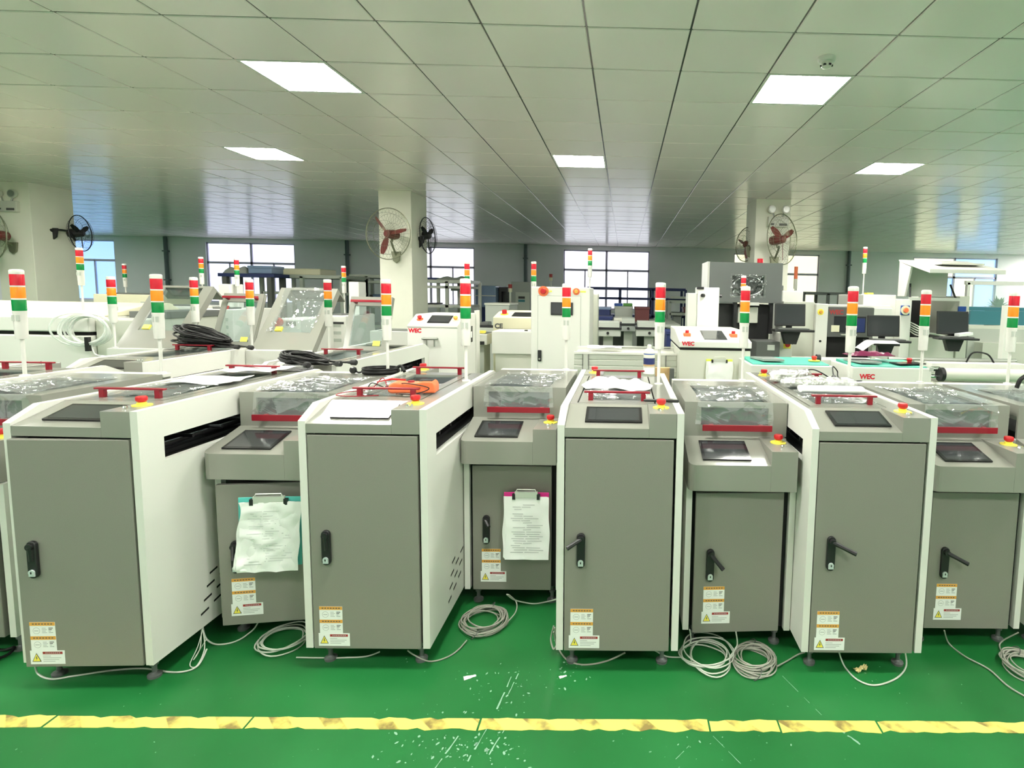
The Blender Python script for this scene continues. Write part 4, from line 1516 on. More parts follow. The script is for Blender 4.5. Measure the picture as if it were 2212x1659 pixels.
# inspection machine with a dark raised hood and film wrapped window
Y = 6.5
r = (0.977, 1.821, 1.48, 1.942)
t = thing('inspection_machine', 'machine with a large dark grey hood and a film-wrapped window, below the right pillar fan', 'machine', ((r[0] + r[1]) / 2, Y, 0))
w = (1.22, 1.628, 1.539, 1.81)
hd = MB().plate((r[0], r[1]), (r[2], r[3]), [(w[0] + .02, w[1] - .02, w[2] + .02, w[3] - .02)], 1, Y, Y + .03)
hd.box(r[0], r[0] + .03, Y + .03, Y + .6, r[2], r[3]).box(r[1] - .03, r[1], Y + .03, Y + .6, r[2], r[3]).box(r[0] + .03, r[1] - .03, Y + .03, Y + .6, r[3] - .03, r[3])
wp(t, hd, 'hood', 'slate', bevel=.004)
wp(t, MB().box(r[0] - .025, r[0], Y + .02, Y + .5, r[2] + .1, r[3] + .005), 'hood_edge', 'white')
wp(t, MB().box(w[0] + .02, w[1] - .02, Y + .02, Y + .026, w[2] + .02, w[3] - .02), 'hood_window', 'blackgloss')
def wf(u, v):
    return Vector((w[0] + (w[1] - w[0]) * u, Y - .004, w[2] + (w[3] - w[2]) * v)), Vector((0, -1, 0))
wp(t, wrinkled(wf, 30, 22, .02, 4, 14), 'protective_film', 'thin_film', smooth=True, recalc=False)
wp(t, MB().tube([(w[0] + .03, Y - .02, w[2] + .05)] + [(w[0] + (w[1] - w[0]) * (.5 + .42 * math.cos(a)), Y - .022, (w[2] + w[3]) / 2 + (w[3] - w[2]) * .40 * math.sin(a)) for a in [PI + .4 + i * .3 for i in range(20)]], .006, 6), 'film_cord', 'film', smooth=True)
wp(t, MB().box(r[0] + .05, r[1] - .08, Y + .2, Y + .8, .3, r[2] - .02), 'machine_body', 'black', bevel=.008)
wp(t, MB().box(r[0] + .02, r[1] - .08, Y + .04, Y + .85, .06, .3), 'base', 'offwhite')
wp(t, MB().box(r[0] + .02, r[0] + .34, Y + .0, Y + .5, r[2] - .40, r[2] - .36), 'work_table', 'bench')
ad = MB().box(r[0] + .30, r[0] + .34, Y + .05, Y + .12, r[2] - .36, r[2])
ad.box(r[1] - .12, r[1] - .08, Y + .05, Y + .12, r[2] - .36, r[2])
wp(t, ad, 'hood_post', 'black')
s_ = MB().box(r[0] + .36, r[0] + .60, Y + .10, Y + .3, r[2] - .24, r[2] - .05)
wp(t, s_, 'camera_unit', 'offwhite', bevel=.01)
wp(t, MB().box(r[0] + .38, r[0] + .58, Y - .02, Y + .12, r[2] - .03, r[2] + .005), 'light_bar', 'white')
wp(t, MB().cyl((r[1] - .22, Y + .2, r[3]), (r[1] - .22, Y + .2, r[3] + .06), .035, 12), 'beacon', 'lensred', smooth=True)
q = (1.679, 6.3, 1.049)
wp(t, MB().box(r[0] + .5, r[1] - .08, Y - .3, Y + .1, .55, (1.559, 6.2, 1.055)[2]), 'front_box', 'darkgrey', bevel=.006)
wp(t, MB().box(r[1] - .22, r[1] - .14, Y - .306, Y - .3, .96, 1.02), 'rating_plate', 'bench')

# monitors on trays


def monitor(label, rc, Y, lean=0.1, yaw=0.0, tray=True):
    w, h = rc[1] - rc[0], rc[3] - rc[2]
    t = thing('monitor', label, 'monitor', ((rc[0] + rc[1]) / 2, Y, rc[2]), yaw, 'black monitors on the machines')
    B(-w / 2, w / 2, 0, .03, 0, h).build('monitor_case', 'black', t, rot=(-lean, 0, 0), bevel=.006)
    B(-w / 2 + .012, w / 2 - .012, -.002, 0, .022, h - .012).build('screen_glass', 'screen', t, rot=(-lean, 0, 0))
    B(-.03, .03, .03, .07, -.12, h * .5).build('arm', 'black', t)
    if tray:
        B(-w * .62, w * .66, -.16, .03, -.06, -.035).build('keyboard_tray', 'black', t, bevel=.006)
        B(-w * .5, w * .5, -.15, -.04, -.035, -.020).build('keyboard', 'darkgrey', t, bevel=.003)
        MB().prism([(-w * .3, -.06), (w * .3, -.06), (.06, -.20), (-.06, -.20)], 1, -.06, .03).build('tray_bracket', 'black', t)
    return t


monitor('black monitor with a keyboard tray, right of the dark raised hood', (1.675, 2.016, 1.236, 1.482), 6.2)
monitor('black monitor with white paper below it, in front of the blue window machine', (2.722, 3.081, 1.137, 1.374), 6.2)
t = monitor('black tilted monitor at the right of the open white hood machine', (3.738, 4.093, 1.153, 1.428), 6.6, .12, -.12)
B(.01, .16, -.15, -.02, -.02, .01).build('tray_paper', 'paper', t, rot=(0, -.15, 0))

# white inspection machine with a grey-blue front window
Y = 6.75
r = (2.45, 3.022, 0.764, 1.445)
t = thing('inspection_machine', 'white machine with a dark blue front window and faint red lettering', 'machine', ((r[0] + r[1]) / 2, Y, 0))
l = (2.302, 2.449, 0.757, 1.483)
wp(t, MB().box(l[0], l[1], Y - .04, Y + .36, .05, l[3]), 'left_frame', 'white', bevel=.006)
wp(t, MB().box(l[0] - .38, l[0], Y + .02, Y + .36, .05, l[3] + .02), 'side_housing', 'offwhite', bevel=.006)
wp(t, MB().box(l[0] - .38, r[1] + .22, Y + .05, Y + .36, r[3] + .0, r[3] + .03), 'top_cover', 'white', bevel=.006)
wp(t, MB().box(r[1] + .0, r[1] + .22, Y, Y + .36, .05, r[3]), 'right_frame', 'white', bevel=.006)
zm = (2.711, 6.75, 1.086)[2]
wp(t, MB().plate((r[0], r[1]), (zm, r[3]), [(r[0] + .09, r[1] - .09, zm + .05, r[3] - .11)], 1, Y, Y + .03), 'front_hood', 'darkgrey', bevel=.003)
wp(t, MB().box(r[0] + .08, r[1] - .08, Y + .012, Y + .018, zm + .04, r[3] - .10), 'front_window', 'screen')
wp(t, MB().box(r[1] - .32, r[1] - .10, Y + .004, Y + .011, zm + .06, r[3] - .13), 'blue_reflector', 'navy')
wp(t, MB().box(r[0] + .06, r[0] + .16, Y - .002, Y, zm + .06, zm + .14), 'notice_label', 'cream')
logo(t, 'WEC', 'labelred', (r[0] + .03, Y - .002, r[3] - .085), .075)
wp(t, MB().box(r[0], r[1], Y + .1, Y + .34, .05, zm - .01), 'lower_bay', 'void')
wp(t, MB().box(r[0] + .18, r[1] - .2, Y - .02, Y + .0, zm + .02, zm + .035), 'hood_grip', 'alu')
p = (2.356, 6.7, 1.384)
knob(t, (p[0], Y - .04, p[2]), .022, 'labelorange', .03, 'yellow')
p = (2.368, 6.7, 1.033)
wp(t, MB().cyl((p[0], Y - .04, p[2]), (p[0], Y - .05, p[2]), .014, 10), 'key_lock', 'black')
q = (1.781, 1.923, 0.856, 1.146)
wp(t, MB().box(q[0], q[1], 6.35, 6.7, .05, q[3]), 'button_column', 'white', bevel=.005)
p = (1.863, 6.35, 1.016)
wp(t, MB().box(p[0] - .04, p[0] + .04, 6.335, 6.35, p[2] - .045, p[2] + .045), 'button_plate', 'yellow')
knob(t, (p[0], 6.335, p[2]), .03, 'buttonred', .035)
q = (1.942, 2.053, 1.007, 1.091)
wp(t, MB().prism([(q[0], q[3]), (q[1], q[3] - .03), (q[1], q[2] - .03), (q[0], q[2])], 1, Y + .014, Y + .02), 'vent_window', 'black')
wp(t, MB().box(l[0] - .36, r[1], Y - .45, Y - .15, .5, (2.023, 6.5, 0.853)[2]), 'white_shelf', 'white', bevel=.004)

# white machine with raised white hood
Y = 7.0
t = thing('printer_machine', 'white machine with a raised white hood and open dark bay, at right', 'machine', (3.6, Y, 0))
lf = (3.477, 3.607, 0.747, 1.559)
ct = (3.596, 4.197, 1.077, 1.555)
rf = (4.207, 4.337, 0.76, 1.608)
wp(t, MB().box(lf[0], lf[1], Y, Y + 1.0, .05, lf[3]), 'left_frame', 'white', bevel=.006)
wp(t, MB().box((3.053, 3.477, 0.742, 1.577)[0], lf[0], Y + .15, Y + 1.0, .05, lf[3] + .05), 'left_housing', 'white', bevel=.008)
wp(t, MB().box(rf[0], rf[1], Y, Y + 1.0, .05, rf[3]), 'right_frame', 'offwhite', bevel=.006)
wp(t, MB().box(ct[0], ct[1], Y + .85, Y + .95, .2, ct[3]), 'bay_back', 'black')
wp(t, MB().box(ct[0], ct[1], Y + .1, Y + .9, ct[2] - .05, ct[2]), 'bay_floor', 'black')
wp(t, MB().box(ct[0], ct[1], Y + .02, Y + .1, .3, ct[2]), 'lower_front', 'offwhite', bevel=.004)
wp(t, MB().box(ct[0], ct[1], Y + .05, Y + .4, .2, .30), 'kick_gap', 'void')
wp(t, MB().box(ct[0] - .02, ct[1] + .02, Y - .004, Y + .03, ct[3] - .01, ct[3] + .03), 'bay_lintel', 'alu')
hb, ht = (3.542, 7.3, 1.594), (3.574, 7.3, 2.038)
ft = (4.04, 6.7, 1.909)
xa, xb = hb[0], (4.213, 7.3, 1.607)[0]
z0, z1 = hb[2], ht[2]
hood = MB()
hood.prism([(7.3, z0), (7.3, z1), (7.33, z1 + .02), (7.33, z0)], 0, xa + .05, xb)
hood.prism([(7.3, z1), (6.55, z1 - .17), (6.55, z1 - .12), (7.33, z1 + .03)], 0, xa + .02, xb + .25)
hood.prism([(7.3, z1), (7.3, z0), (7.12, z0), (7.0, z1 - .08)], 0, xa + .02, xa + .05)
wp(t, hood, 'raised_hood', 'white', bevel=.004)
wp(t, MB().box(xa + .25, xb + .1, 6.72, 7.0, z1 - .055, z1 - .035), 'hood_recess', 'offwhite')
gs = MB().tube([(xa + .06, 7.05, z0 - .03), (xa + .09, 7.12, z0 + .16)], .012, 8)
gs.tube([(xb - .02, 7.05, z0 - .03), (xb - .05, 7.15, z0 + .16)], .012, 8)
wp(t, gs, 'gas_strut', 'black')
for (px, py, on) in ((1954, 670, 1), (2077, 668, 0)):
    pass
p = (3.519, 7, 1.42)
wp(t, MB().box(p[0] - .055, p[0] + .055, Y - .02, Y, p[2] - .06, p[2] + .06), 'button_box', 'blue', bevel=.004)
knob(t, (p[0], Y - .02, p[2]), .034, 'orange', .035, 'cream')
p = (4.24, 7, 1.446)
wp(t, MB().box(p[0] - .05, p[0] + .05, Y - .02, Y, p[2] - .035, p[2] + .035), 'button_box', 'blue', bevel=.004)
cb = MB()
for k in range(5):
    cb.tube(smooth_path([(ct[0] + .02, Y + .2, ct[2] + .22 - .02 * k), (ct[0] + .12, Y + .05, ct[2] + .15 - .03 * k), (ct[0] + .25, Y + .0, ct[2] + .06), (ct[0] + .45, Y - .02, ct[2] + .03)], 5), .008, 6)
wp(t, cb, 'wire_bundle', 'cablewhite', smooth=True)
p = (3.148, 7.25, 1.586)
tower(t, p[0] - 3.6, .40, lf[3] + .05, hz=.62)
wp(t, MB().box(p[0] + .04, p[0] + .12, 7.35, 7.45, lf[3] + .05, lf[3] + .075), 'top_switch', 'yellow')

# white paper sheaf under the middle monitor
p = (2.741, 6, 1.083)
t = thing('paper_sheaf', 'white sheaf of paper hanging over the tray below the middle monitor', 'paper', (p[0], 6.0, p[2]))
MB().sheet(lambda u, v: Vector(((u - .5) * .40, -.1 + .2 * v, -.10 * max(0, .28 - u) ** 1.0 * 3 + .02 * math.sin(v * 2))), 16, 6, .004).build('sheet', 'paper', t, smooth=True)
B(.0, .22, -.06, .06, -.03, -.008).build('tray', 'black', t)
B(-.06, -.02, -.02, .02, -p[2], -.03).build('stand', 'offwhite', t)

# teal topped conveyors
for (lab, rc, lx, scr, es) in (
        ('white conveyor with a teal top behind the wrapped parts, left of the two teal tops', (0.956, 1.577, 0.929, 1.041), None, .14, .87),
        ('white conveyor with a teal top and red lettering, right of the two teal tops', (1.726, 2.323, 0.914, 1.037), .09, .12, .88)):
    Y = 4.15
    a, b, z0, z1 = rc
    w = b - a
    t = thing('teal_conveyor', lab, 'conveyor', ((a + b) / 2, Y, 0), 0, 'teal topped conveyors')
    wp(t, MB().box(a, b, Y, Y + .46, z1 - .24, z1), 'housing', 'white', bevel=.005)
    wp(t, MB().prism([(Y + .03, z1), (Y + .03, z1 + .006), (Y + .40, z1 + .022), (Y + .40, z1)], 0, a + .02, b - .02), 'teal_panel', 'teal')
    wp(t, MB().box(a + .06, b - .06, Y + .05, Y + .40, .05, z1 - .24), 'pedestal', 'offwhite')
    wp(t, MB().box(a + .04, b - .04, Y + .03, Y + .42, 0, .05), 'base', 'slate')
    wp(t, MB().prism([(a + w * scr - .03, Y + .30), (a + w * scr + .15, Y + .30), (a + w * scr + .19, Y + .10), (a + w * scr + .03, Y + .10)], 2, z1 + .020, z1 + .034), 'touch_screen', 'screenreflect')
    c = Vector((a + w * es, Y + .2, z1 + .016))
    wp(t, MB().cyl(c, c + Vector((0, 0, .008)), .045, 18), 'stop_plate', 'limeboard', smooth=True)
    wp(t, MB().tube([c + Vector((0, 0, .008)), c + Vector((0, 0, .03)), c + Vector((0, 0, .04))], .02, 14, rs=[.015, .022, .018]), 'stop_button', 'buttonred', smooth=True)
    if lx:
        logo(t, 'WEC', 'lensred', (a + w * lx, Y - .0015, z1 - .085), .05)
        wp(t, MB().box(b - .02, b + .012, Y - .004, Y + .05, z1 - .02, z1 + .01), 'end_cap', 'bench')
    else:
        wp(t, MB().cyl((b - .03, Y + .30, z1 + .03), (b + .0, Y + .30, z1 + .03), .03, 12), 'drive_wheel', 'black', smooth=True)
p = (1.959, 3.944, 1.12)
t = thing('plastic_bundle', 'dark red film bundle lying on the right teal topped conveyor', 'bundle', (p[0], 4.43, 1.10), .1)
def pb(u, v):
    return Vector(((u - .5) * .36, (v - .5) * .16, .006 + max(0, .03 * (noise.noise(Vector((u * 5, v * 4, 2))) + .5)) * min(1, 6 * min(u, v, 1 - u, 1 - v) + .1)))
MB().sheet(pb, 24, 12, .004).build('film_bundle', 'purple', t, smooth=True)
p = (2.212, 4.3, 1.039)
t = thing('loose_screen', 'thin dark screen panel lying loose on the right teal topped conveyor', 'panel', (p[0], 4.30, (2.066, 4.15, 1.038)[2] + .016), .25)
B(-.12, .12, -.06, .06, 0, .008).build('panel_plate', 'blackgloss', t)

# roller conveyor at right
Y = 4.35
r = (2.501, 3.279, 0.904, 1.026)
t = thing('roller_conveyor', 'white roller conveyor section at the right behind the low cabinets', 'conveyor', ((r[0] + r[1]) / 2, Y, 0))
wp(t, MB().tube([(r[0] + .04, Y + .03, (r[2] + r[3]) / 2), (r[1], Y + .03, (r[2] + r[3]) / 2)], (r[3] - r[2]) * .42, 24), 'roller', 'offwhite', smooth=True)
wp(t, MB().tube([(r[0] + .01, Y + .03, (r[2] + r[3]) / 2), (r[0] + .04, Y + .03, (r[2] + r[3]) / 2)], (r[3] - r[2]) * .46, 24), 'roller_cap', 'black', smooth=True)
wp(t, MB().box(r[0], r[1], Y + .12, Y + .40, r[3] - .06, r[3] + .02), 'bed', 'white', bevel=.004)
wp(t, MB().tube([(r[0] - .3, Y + .25, r[3] + .035), (r[1], Y + .25, r[3] + .035)], .014, 8), 'guide_rod', 'steel', smooth=True)
wp(t, MB().tube([(r[0] - .12, Y + .05, r[3] - .02), (r[0] + .02, Y + .05, r[3] - .02)], .02, 10).tube([(r[0] - .12, Y + .05, r[3] - .08), (r[0] + .02, Y + .05, r[3] - .08)], .016, 10), 'shaft', 'chrome', smooth=True)
wp(t, MB().box(r[0], r[1], Y + .02, Y + .40, r[2] - .18, r[2] - .02), 'lower_beam', 'offwhite', bevel=.004)
for x in (r[0] + .06, r[1] - .1):
    wp(t, MB().box(x - .03, x + .03, Y + .1, Y + .35, 0, r[2] - .1), 'leg', 'alu')
wp(t, MB().tube(smooth_path([(r[1] - .45, Y + .2, r[3] + .02), (r[1] - .40, Y + .2, r[3] + .10), (r[1] - .28, Y + .2, r[3] + .09), (r[1] - .22, Y + .2, r[3] + .02)], 6), .007, 6), 'cable_loop', 'cableblack', smooth=True)
# white post by the right edge
q = (3.364, 3.423, 0.942, 1.517)
t = thing('white_post', 'slim white post rising behind the rightmost signal tower', 'post', ((q[0] + q[1]) / 2, 4.9, 0))
wp(t, MB().box(q[0], q[1], 4.9, 4.96, 0, q[3]), 'post', 'white', bevel=.003)
wp(t, MB().box(q[0] - .05, q[1] + .05, 4.85, 5.0, 0, .02), 'foot_plate', 'steel')

# glass-fronted blue-grey machine at far right
Y = 8.2
r = (5.096, 6.236, 0.982, 1.78)
t = thing('glazed_machine', 'long pale machine with a blue tinted glass front at the right edge', 'machine', ((r[0] + r[1]) / 2, Y, 0))
zc = (5.494, 8.2, 1.151)[2]
wp(t, MB().box(r[0], r[1], Y, Y + .9, .05, zc), 'base_housing', 'bench', bevel=.006)
wp(t, MB().box(r[0] + .02, r[1], Y + .02, Y + .06, (5.49, 8.2, 1.205)[2], (5.473, 8.2, 1.41)[2]), 'blue_window', 'tealglass')
wp(t, MB().box(r[0], r[1], Y, Y + .06, (5.495, 8.2, 1.144)[2], (5.49, 8.2, 1.198)[2]), 'window_sill', 'offwhite')
wp(t, MB().box(r[0] + .05, r[1], Y + .1, Y + .8, (5.473, 8.2, 1.41)[2], (5.468, 8.2, 1.465)[2]), 'middle_rail', 'tealglass')
gl_ = (5.579, 8.2, 1.8)[2]
wp(t, MB().box(r[0] + .1, r[1], Y + .3, Y + .36, (5.436, 8.2, 1.858)[2], gl_), 'top_rail', 'white')
wp(t, MB().box(r[0] + .12, r[1], Y + .32, Y + .33, (5.468, 8.2, 1.465)[2], (5.441, 8.2, 1.797)[2]), 'glass_pane', 'glasslite')
wp(t, MB().box(r[0] + .12, r[0] + .16, Y + .3, Y + .36, zc, gl_ + .03), 'rail_post', 'white')
wp(t, MB().box(r[0] + .1, r[1], Y - .2, Y, .6, .95), 'lower_shelf', 'offwhite')
t = thing('potted_plant', 'green leafy plant seen through the glass at the far right', 'plant', ((6.451, 9.6, 1.642)[0], 9.6, 0))
pz = (6.451, 9.6, 1.642)[2]
MB().cyl((0, 0, 0), (0, 0, pz - .25), .16, 16, .2).build('planter', 'bench', t, smooth=True)
lv = MB()
rg = random.Random(2)
for i in range(70):
    a, e, L = rg.uniform(0, 2 * PI), rg.uniform(.2, 1.4), rg.uniform(.12, .24)
    d = Vector((math.cos(a) * math.cos(e), math.sin(a) * math.cos(e), math.sin(e)))
    o_ = Vector((0, 0, pz - .22)) + d * .03
    s_ = Vector((-math.sin(a), math.cos(a), 0)) * .03
    lv.add([o_, o_ + d * L * .5 + s_, o_ + d * L - Vector((0, 0, .02)), o_ + d * L * .5 - s_], [(0, 1, 2, 3)])
tag(lv.build('foliage', 'leaf', t, recalc=False), kind='stuff')

# ------------------------------------------------------------------ left background: long white oven and neighbours
Y = 4.95
t = thing('reflow_oven', 'long low white oven with a beige sloped top at the left edge', 'machine', (-5.6, Y, 0))
xl, xr = -9.0, (-4.665, 4.95, 1.039)[0]
z1, z2, z3, z4 = (-5.034, 4.95, 1.097)[2], (-5.031, 4.95, 1.129)[2], (-5.021, 4.95, 1.258)[2], (-5.669, 5.6, 1.365)[2]
wp(t, MB().box(xl, xr, Y, Y + 1.1, .12, z1), 'lower_housing', 'white', bevel=.01)
wp(t, MB().box(xl, xr - .02, Y + .05, Y + 1.05, z1, z2), 'gap', 'void')
wp(t, MB().box(xl, xr, Y, Y + 1.1, z2, z3), 'upper_housing', 'white', bevel=.01)
wp(t, MB().prism([(Y + .1, z3), (Y + .65, z4), (Y + .9, z4), (Y + 1.1, z3)], 0, xl, xr), 'sloped_top', 'cream', bevel=.006)
wp(t, MB().box(xl + .1, xr - .1, Y + .1, Y + 1.0, 0, .12), 'plinth', 'darkgrey')
tower(t, (-5.031, 5.3, 1.433)[0] + 5.6, .35, z3 + .02, hz=.60)
t = thing('side_cabinet', 'white side cabinet right of the beige topped oven, behind the coiled clear tubing', 'machine', (-4.7, 5.0, 0))
r = (-4.653, -4.286, 0.79, 1.242)
wp(t, MB().box(r[0], r[1], 5.0, 6.1, .08, r[3]), 'cabinet_body', 'offwhite', bevel=.01)
wp(t, MB().box(r[0] + .04, r[1] + .02, 5.3, 6.0, r[3], r[3] + .06), 'top_ledge', 'slate')
wp(t, MB().box(r[0] + .05, r[1] - .05, 5.05, 6.0, 0, .08), 'plinth', 'darkgrey')
c = (-4.599, 4.86, 1.159)
t = thing('clear_tubing', 'coil of clear plastic tubing hanging in front of the white oven', 'tubing', c)
m_ = MB()
rg = random.Random(4)
for k in range(9):
    R = .14 + rg.uniform(-.02, .02)
    ph, ox = rg.uniform(0, 6), rg.uniform(-.05, .05)
    m_.tube([(R * 1.35 * math.cos(a) + ox, rg.uniform(-.004, .004) + .03 * math.sin(a + ph) - .02, R * .9 * math.sin(a)) for a in [2 * PI * i / 28 for i in range(28)]], .008, 6, closed=True)
m_.build('tube_loops', 'tubing', t, smooth=True)
MB().tube(smooth_path([(.06, -.03, -.1), (.10, -.05, -.2), (.2, -.06, -.22), (.28, -.05, -.24)], 6), .006, 6).build('tube_tail', 'tubing', t, smooth=True)
MB().box(.03, .06, -.06, -.03, -.18, -.06).build('tie', 'black', t)
B(-.02, .02, .0, .09, .10, .13).build('hook', 'steel', t)

for (lab, rc, Y, d, tx, th, extra) in (
        ('cream topped machine under the distant signal tower at the left blue window', (-7.635, -6.713, 0.577, 1.408), 8.2, 1.0, 262, .45, 'cream'),
        ('white machine seen between the leftmost raised hood and its signal tower', (-5.653, -5.168, 0.743, 1.297), 6.9, .8, 384, .62, 'white'),
        ('white machine with small black lid plate, right of the leftmost raised hood', (-5.03, -4.624, 0.774, 1.28), 6.7, .8, 476, .62, 'white'),
        ('white machine with stacked slots, left of the rightmost raised lid', (-3.728, -3.402, 0.748, 1.22), 6.9, .8, 695, .62, 'white')):
    t = thing('white_machine', lab, 'machine', ((rc[0] + rc[1]) / 2, Y, 0))
    wp(t, MB().box(rc[0], rc[1], Y, Y + d, .08, rc[3]), 'housing', extra, bevel=.01)
    wp(t, MB().box(rc[0] + .05, rc[1] - .05, Y + .1, Y + d - .1, 0, .08), 'plinth', 'darkgrey')
    wp(t, MB().box(rc[0] + .1, rc[1] - .1, Y + .1, Y + .3, rc[3], rc[3] + .02), 'lid_plate', 'slate')
    for k in range(3):
        wp(t, MB().box(rc[1] - .25, rc[1] - .06, Y - .004, Y, rc[3] - .14 - k * .09, rc[3] - .10 - k * .09), 'slot', 'bench')
    tower(t, (rc[0] + .12) - (rc[0] + rc[1]) / 2 if tx in (262, 695) else .0, .4, rc[3], hz=th)
    if tx in (476,):
        wp(t, MB().box(rc[0] + .0, rc[0] + .14, Y + .35, Y + .6, rc[3], rc[3] + .30), 'upright_box', 'white', bevel=.006)
        wp(t, MB().cyl((rc[0] + .25, Y + .1, rc[3]), (rc[0] + .25, Y + .1, rc[3] + .04), .04, 14), 'stop_button', 'buttonred', smooth=True)
    if tx == 695:
        wp(t, MB().box(rc[0] + .2, rc[0] + .33, Y + .35, Y + .55, rc[3], rc[3] + .42), 'upright_box', 'white', bevel=.006)
        wp(t, MB().box(rc[0] - .1, rc[0] + .3, Y - .01, Y, rc[3] - .10, rc[3] - .075), 'black_edge', 'black')
# small cabinet seen through the raised film window
Y = 6.2
rc = (-3.905, -3.552, 0.82, 1.203)
t = thing('white_machine', 'white machine with a red stop button seen through the film-wrapped raised hood', 'machine', ((rc[0] + rc[1]) / 2, Y, 0))
wp(t, MB().box(rc[0], rc[1], Y, Y + .7, .08, rc[3]), 'housing', 'white', bevel=.01)
wp(t, MB().box(rc[0] + .05, rc[1] - .05, Y + .1, Y + .6, 0, .08), 'plinth', 'darkgrey')
wp(t, MB().cyl((rc[0] + .12, Y, rc[3] - .03), (rc[0] + .12, Y - .05, rc[3] - .03), .05, 16), 'stop_button', 'buttonred', smooth=True)
wp(t, MB().box(rc[0] + .20, rc[1] - .05, Y - .01, Y, rc[3] - .07, rc[3] - .02), 'label_plate', 'slate')

# ------------------------------------------------------------------ far benches, racks and machines


def rack(label, rc, Y, d, shelves, posts, mt='bench', top=True):
    """open steel rack: posts and shelves"""
    t = thing('steel_rack', label, 'rack', ((rc[0] + rc[1]) / 2, Y, 0))
    n = posts
    for k in range(n):
        x = rc[0] + (rc[1] - rc[0]) * k / (n - 1)
        for yy in (Y, Y + d):
            wp(t, MB().box(x - .03, x + .03, yy - .03, yy + .03, 0, rc[3]), 'post', mt)
    for z in shelves:
        wp(t, MB().box(rc[0], rc[1], Y - .03, Y + d + .03, z - .025, z + .025), 'shelf', mt)
    if top:
        wp(t, MB().box(rc[0], rc[1], Y - .03, Y + d + .03, rc[3] - .03, rc[3] + .03), 'top_beam', mt)
    return t


rack('long grey steel rack with a light bar below the second window', (-6.691, -5.224, 1.054, 1.762), 10.5, 1.0, [.8, 1.45], 3)
t = thing('light_bar', 'long pale lamp housing on top of the rack below the second window', 'lamp housing', ((-6.258, 11, 1.834)[0], 11.0, (-5.975, 10.5, 1.761)[2] + .03))
w = ((-5.859, 11, 1.842)[0] - (-6.921, 11, 1.82)[0]) / 2
B(-w, w, -.3, .3, 0, .12).build('lamp_housing', 'cream', t, bevel=.02)
rack('grey steel rack between the drain pipe and the middle pillar', (-5.565, -4.531, 1.024, 1.812), 11.5, 1.0, [.8, 1.2, 1.7], 4)
rack('white shelving in front of the third window, right of the middle pillar', (-3.886, -3.025, 0.993, 1.73), 11.0, .8, [.9, 1.25, 1.62], 3, 'white')
rack('dark work bench frame in front of the fourth window', (-0.87, 1.402, 0.867, 1.679), 13.0, .9, [1.05, 1.45], 4, 'navy')
rack('pale shelving right of the fourth window', (0.964, 1.5, 0.739, 1.413), 12.0, .7, [.8, 1.15, 1.5], 2, 'bench')
rack('dark pipe rack below the warm window', (3.993, 5.087, 1.078, 1.656), 12.5, .8, [1.2], 3, 'slate')


def crate(label, rc, Y, d, mt, name='storage_box', cat='box', lid=None, group=None, z0=None):
    if z0 is not None:
        rc = (rc[0], rc[1], z0, rc[3])
    t = thing(name, label, cat, ((rc[0] + rc[1]) / 2, Y, rc[2]), 0, group)
    wp(t, MB().box(rc[0], rc[1], Y, Y + d, rc[2], rc[3]), 'box_body', mt, bevel=.01)
    wp(t, MB().box(rc[0] - .01, rc[1] + .01, Y - .01, Y + d + .01, rc[3] - .04, rc[3] + .005), 'box_rim', lid or mt, bevel=.006)
    return t


def pile(label, rc, Y, d, mt, seed, name='covered_pile', cat='pile'):
    """lumpy heap under a dust sheet"""
    t = thing(name, label, cat, ((rc[0] + rc[1]) / 2, Y, rc[2]), 0)
    w, h = rc[1] - rc[0], rc[3] - rc[2]

    def fn(u, v):
        e = min(1, 5 * min(u, 1 - u, v, 1 - v))
        z = h * (e ** .5) * (.75 + .5 * noise.noise(Vector((u * 3 + seed, v * 3, seed))))
        return Vector(((u - .5) * w, v * d, max(.005, z)))
    MB().sheet(fn, 18, 10, .005).build('sheet_cover', mt, t, smooth=True)
    return t


pile('grey covered pile on the dark table below the second window', (-7.011, -6.602, 1.777, 1.906), 9.95, .35, 'midgrey', 2)
crate('pale blue tray stack on the dark table below the second window', (-6.57, -6.169, 1.786, 1.915), 9.95, .35, 'bluefilm')
t = thing('dark_table', 'dark table edge in front of the second window', 'table', ((-6.667, 9.9, 1.761)[0], 9.9, 0))
a, b, z = (-7.063, 9.9, 1.76)[0], (-6.094, 9.9, 1.78)[0], (-6.613, 10, 1.781)[2]
wp(t, MB().box(a, b, 9.9, 10.35, z - .06, z), 'table_top', 'navy')
for x in (a + .1, b - .1):
    for yy in (9.95, 10.3):
        wp(t, MB().box(x - .04, x + .04, yy - .04, yy + .04, 0, z - .06), 'leg', 'darkgrey')
r = (-3.184, -2.742, 0.661, 1.675)
t = thing('wrapped_machine', 'machine wrapped in bluish film against the far wall', 'machine', ((r[0] + r[1]) / 2, 12.0, 0))
zc = (-2.801, 12, 1.217)[2]
wp(t, MB().box(r[0], r[1], 12.0, 13.2, zc, r[3]), 'film_cover', 'bluefilm', bevel=.03)
wp(t, MB().box(r[0] + .1, r[1] - .1, 12.1, 13.0, .7, zc), 'blue_skirt', 'navy')
wp(t, MB().box(r[0], r[1], 12.0, 13.2, 0, .7), 'base', 'darkgrey')
wp(t, MB().box(r[0], r[1], 11.985, 12.0, (-2.8, 12, 1.453)[2], (-2.8, 12, 1.472)[2]), 'film_fold', 'offwhite')
r = (-2.718, -2.508, 0.654, 1.655)
t = thing('dark_machine', 'black open fronted machine right of the blue wrapped machine', 'machine', ((r[0] + r[1]) / 2, 12.2, 0))
wp(t, MB().plate((r[0], r[1]), (r[2], r[3]), [(r[0] + .05, r[1] - .06, r[2] + .5, r[3] - .1)], 1, 12.2, 12.4), 'front_frame', 'black')
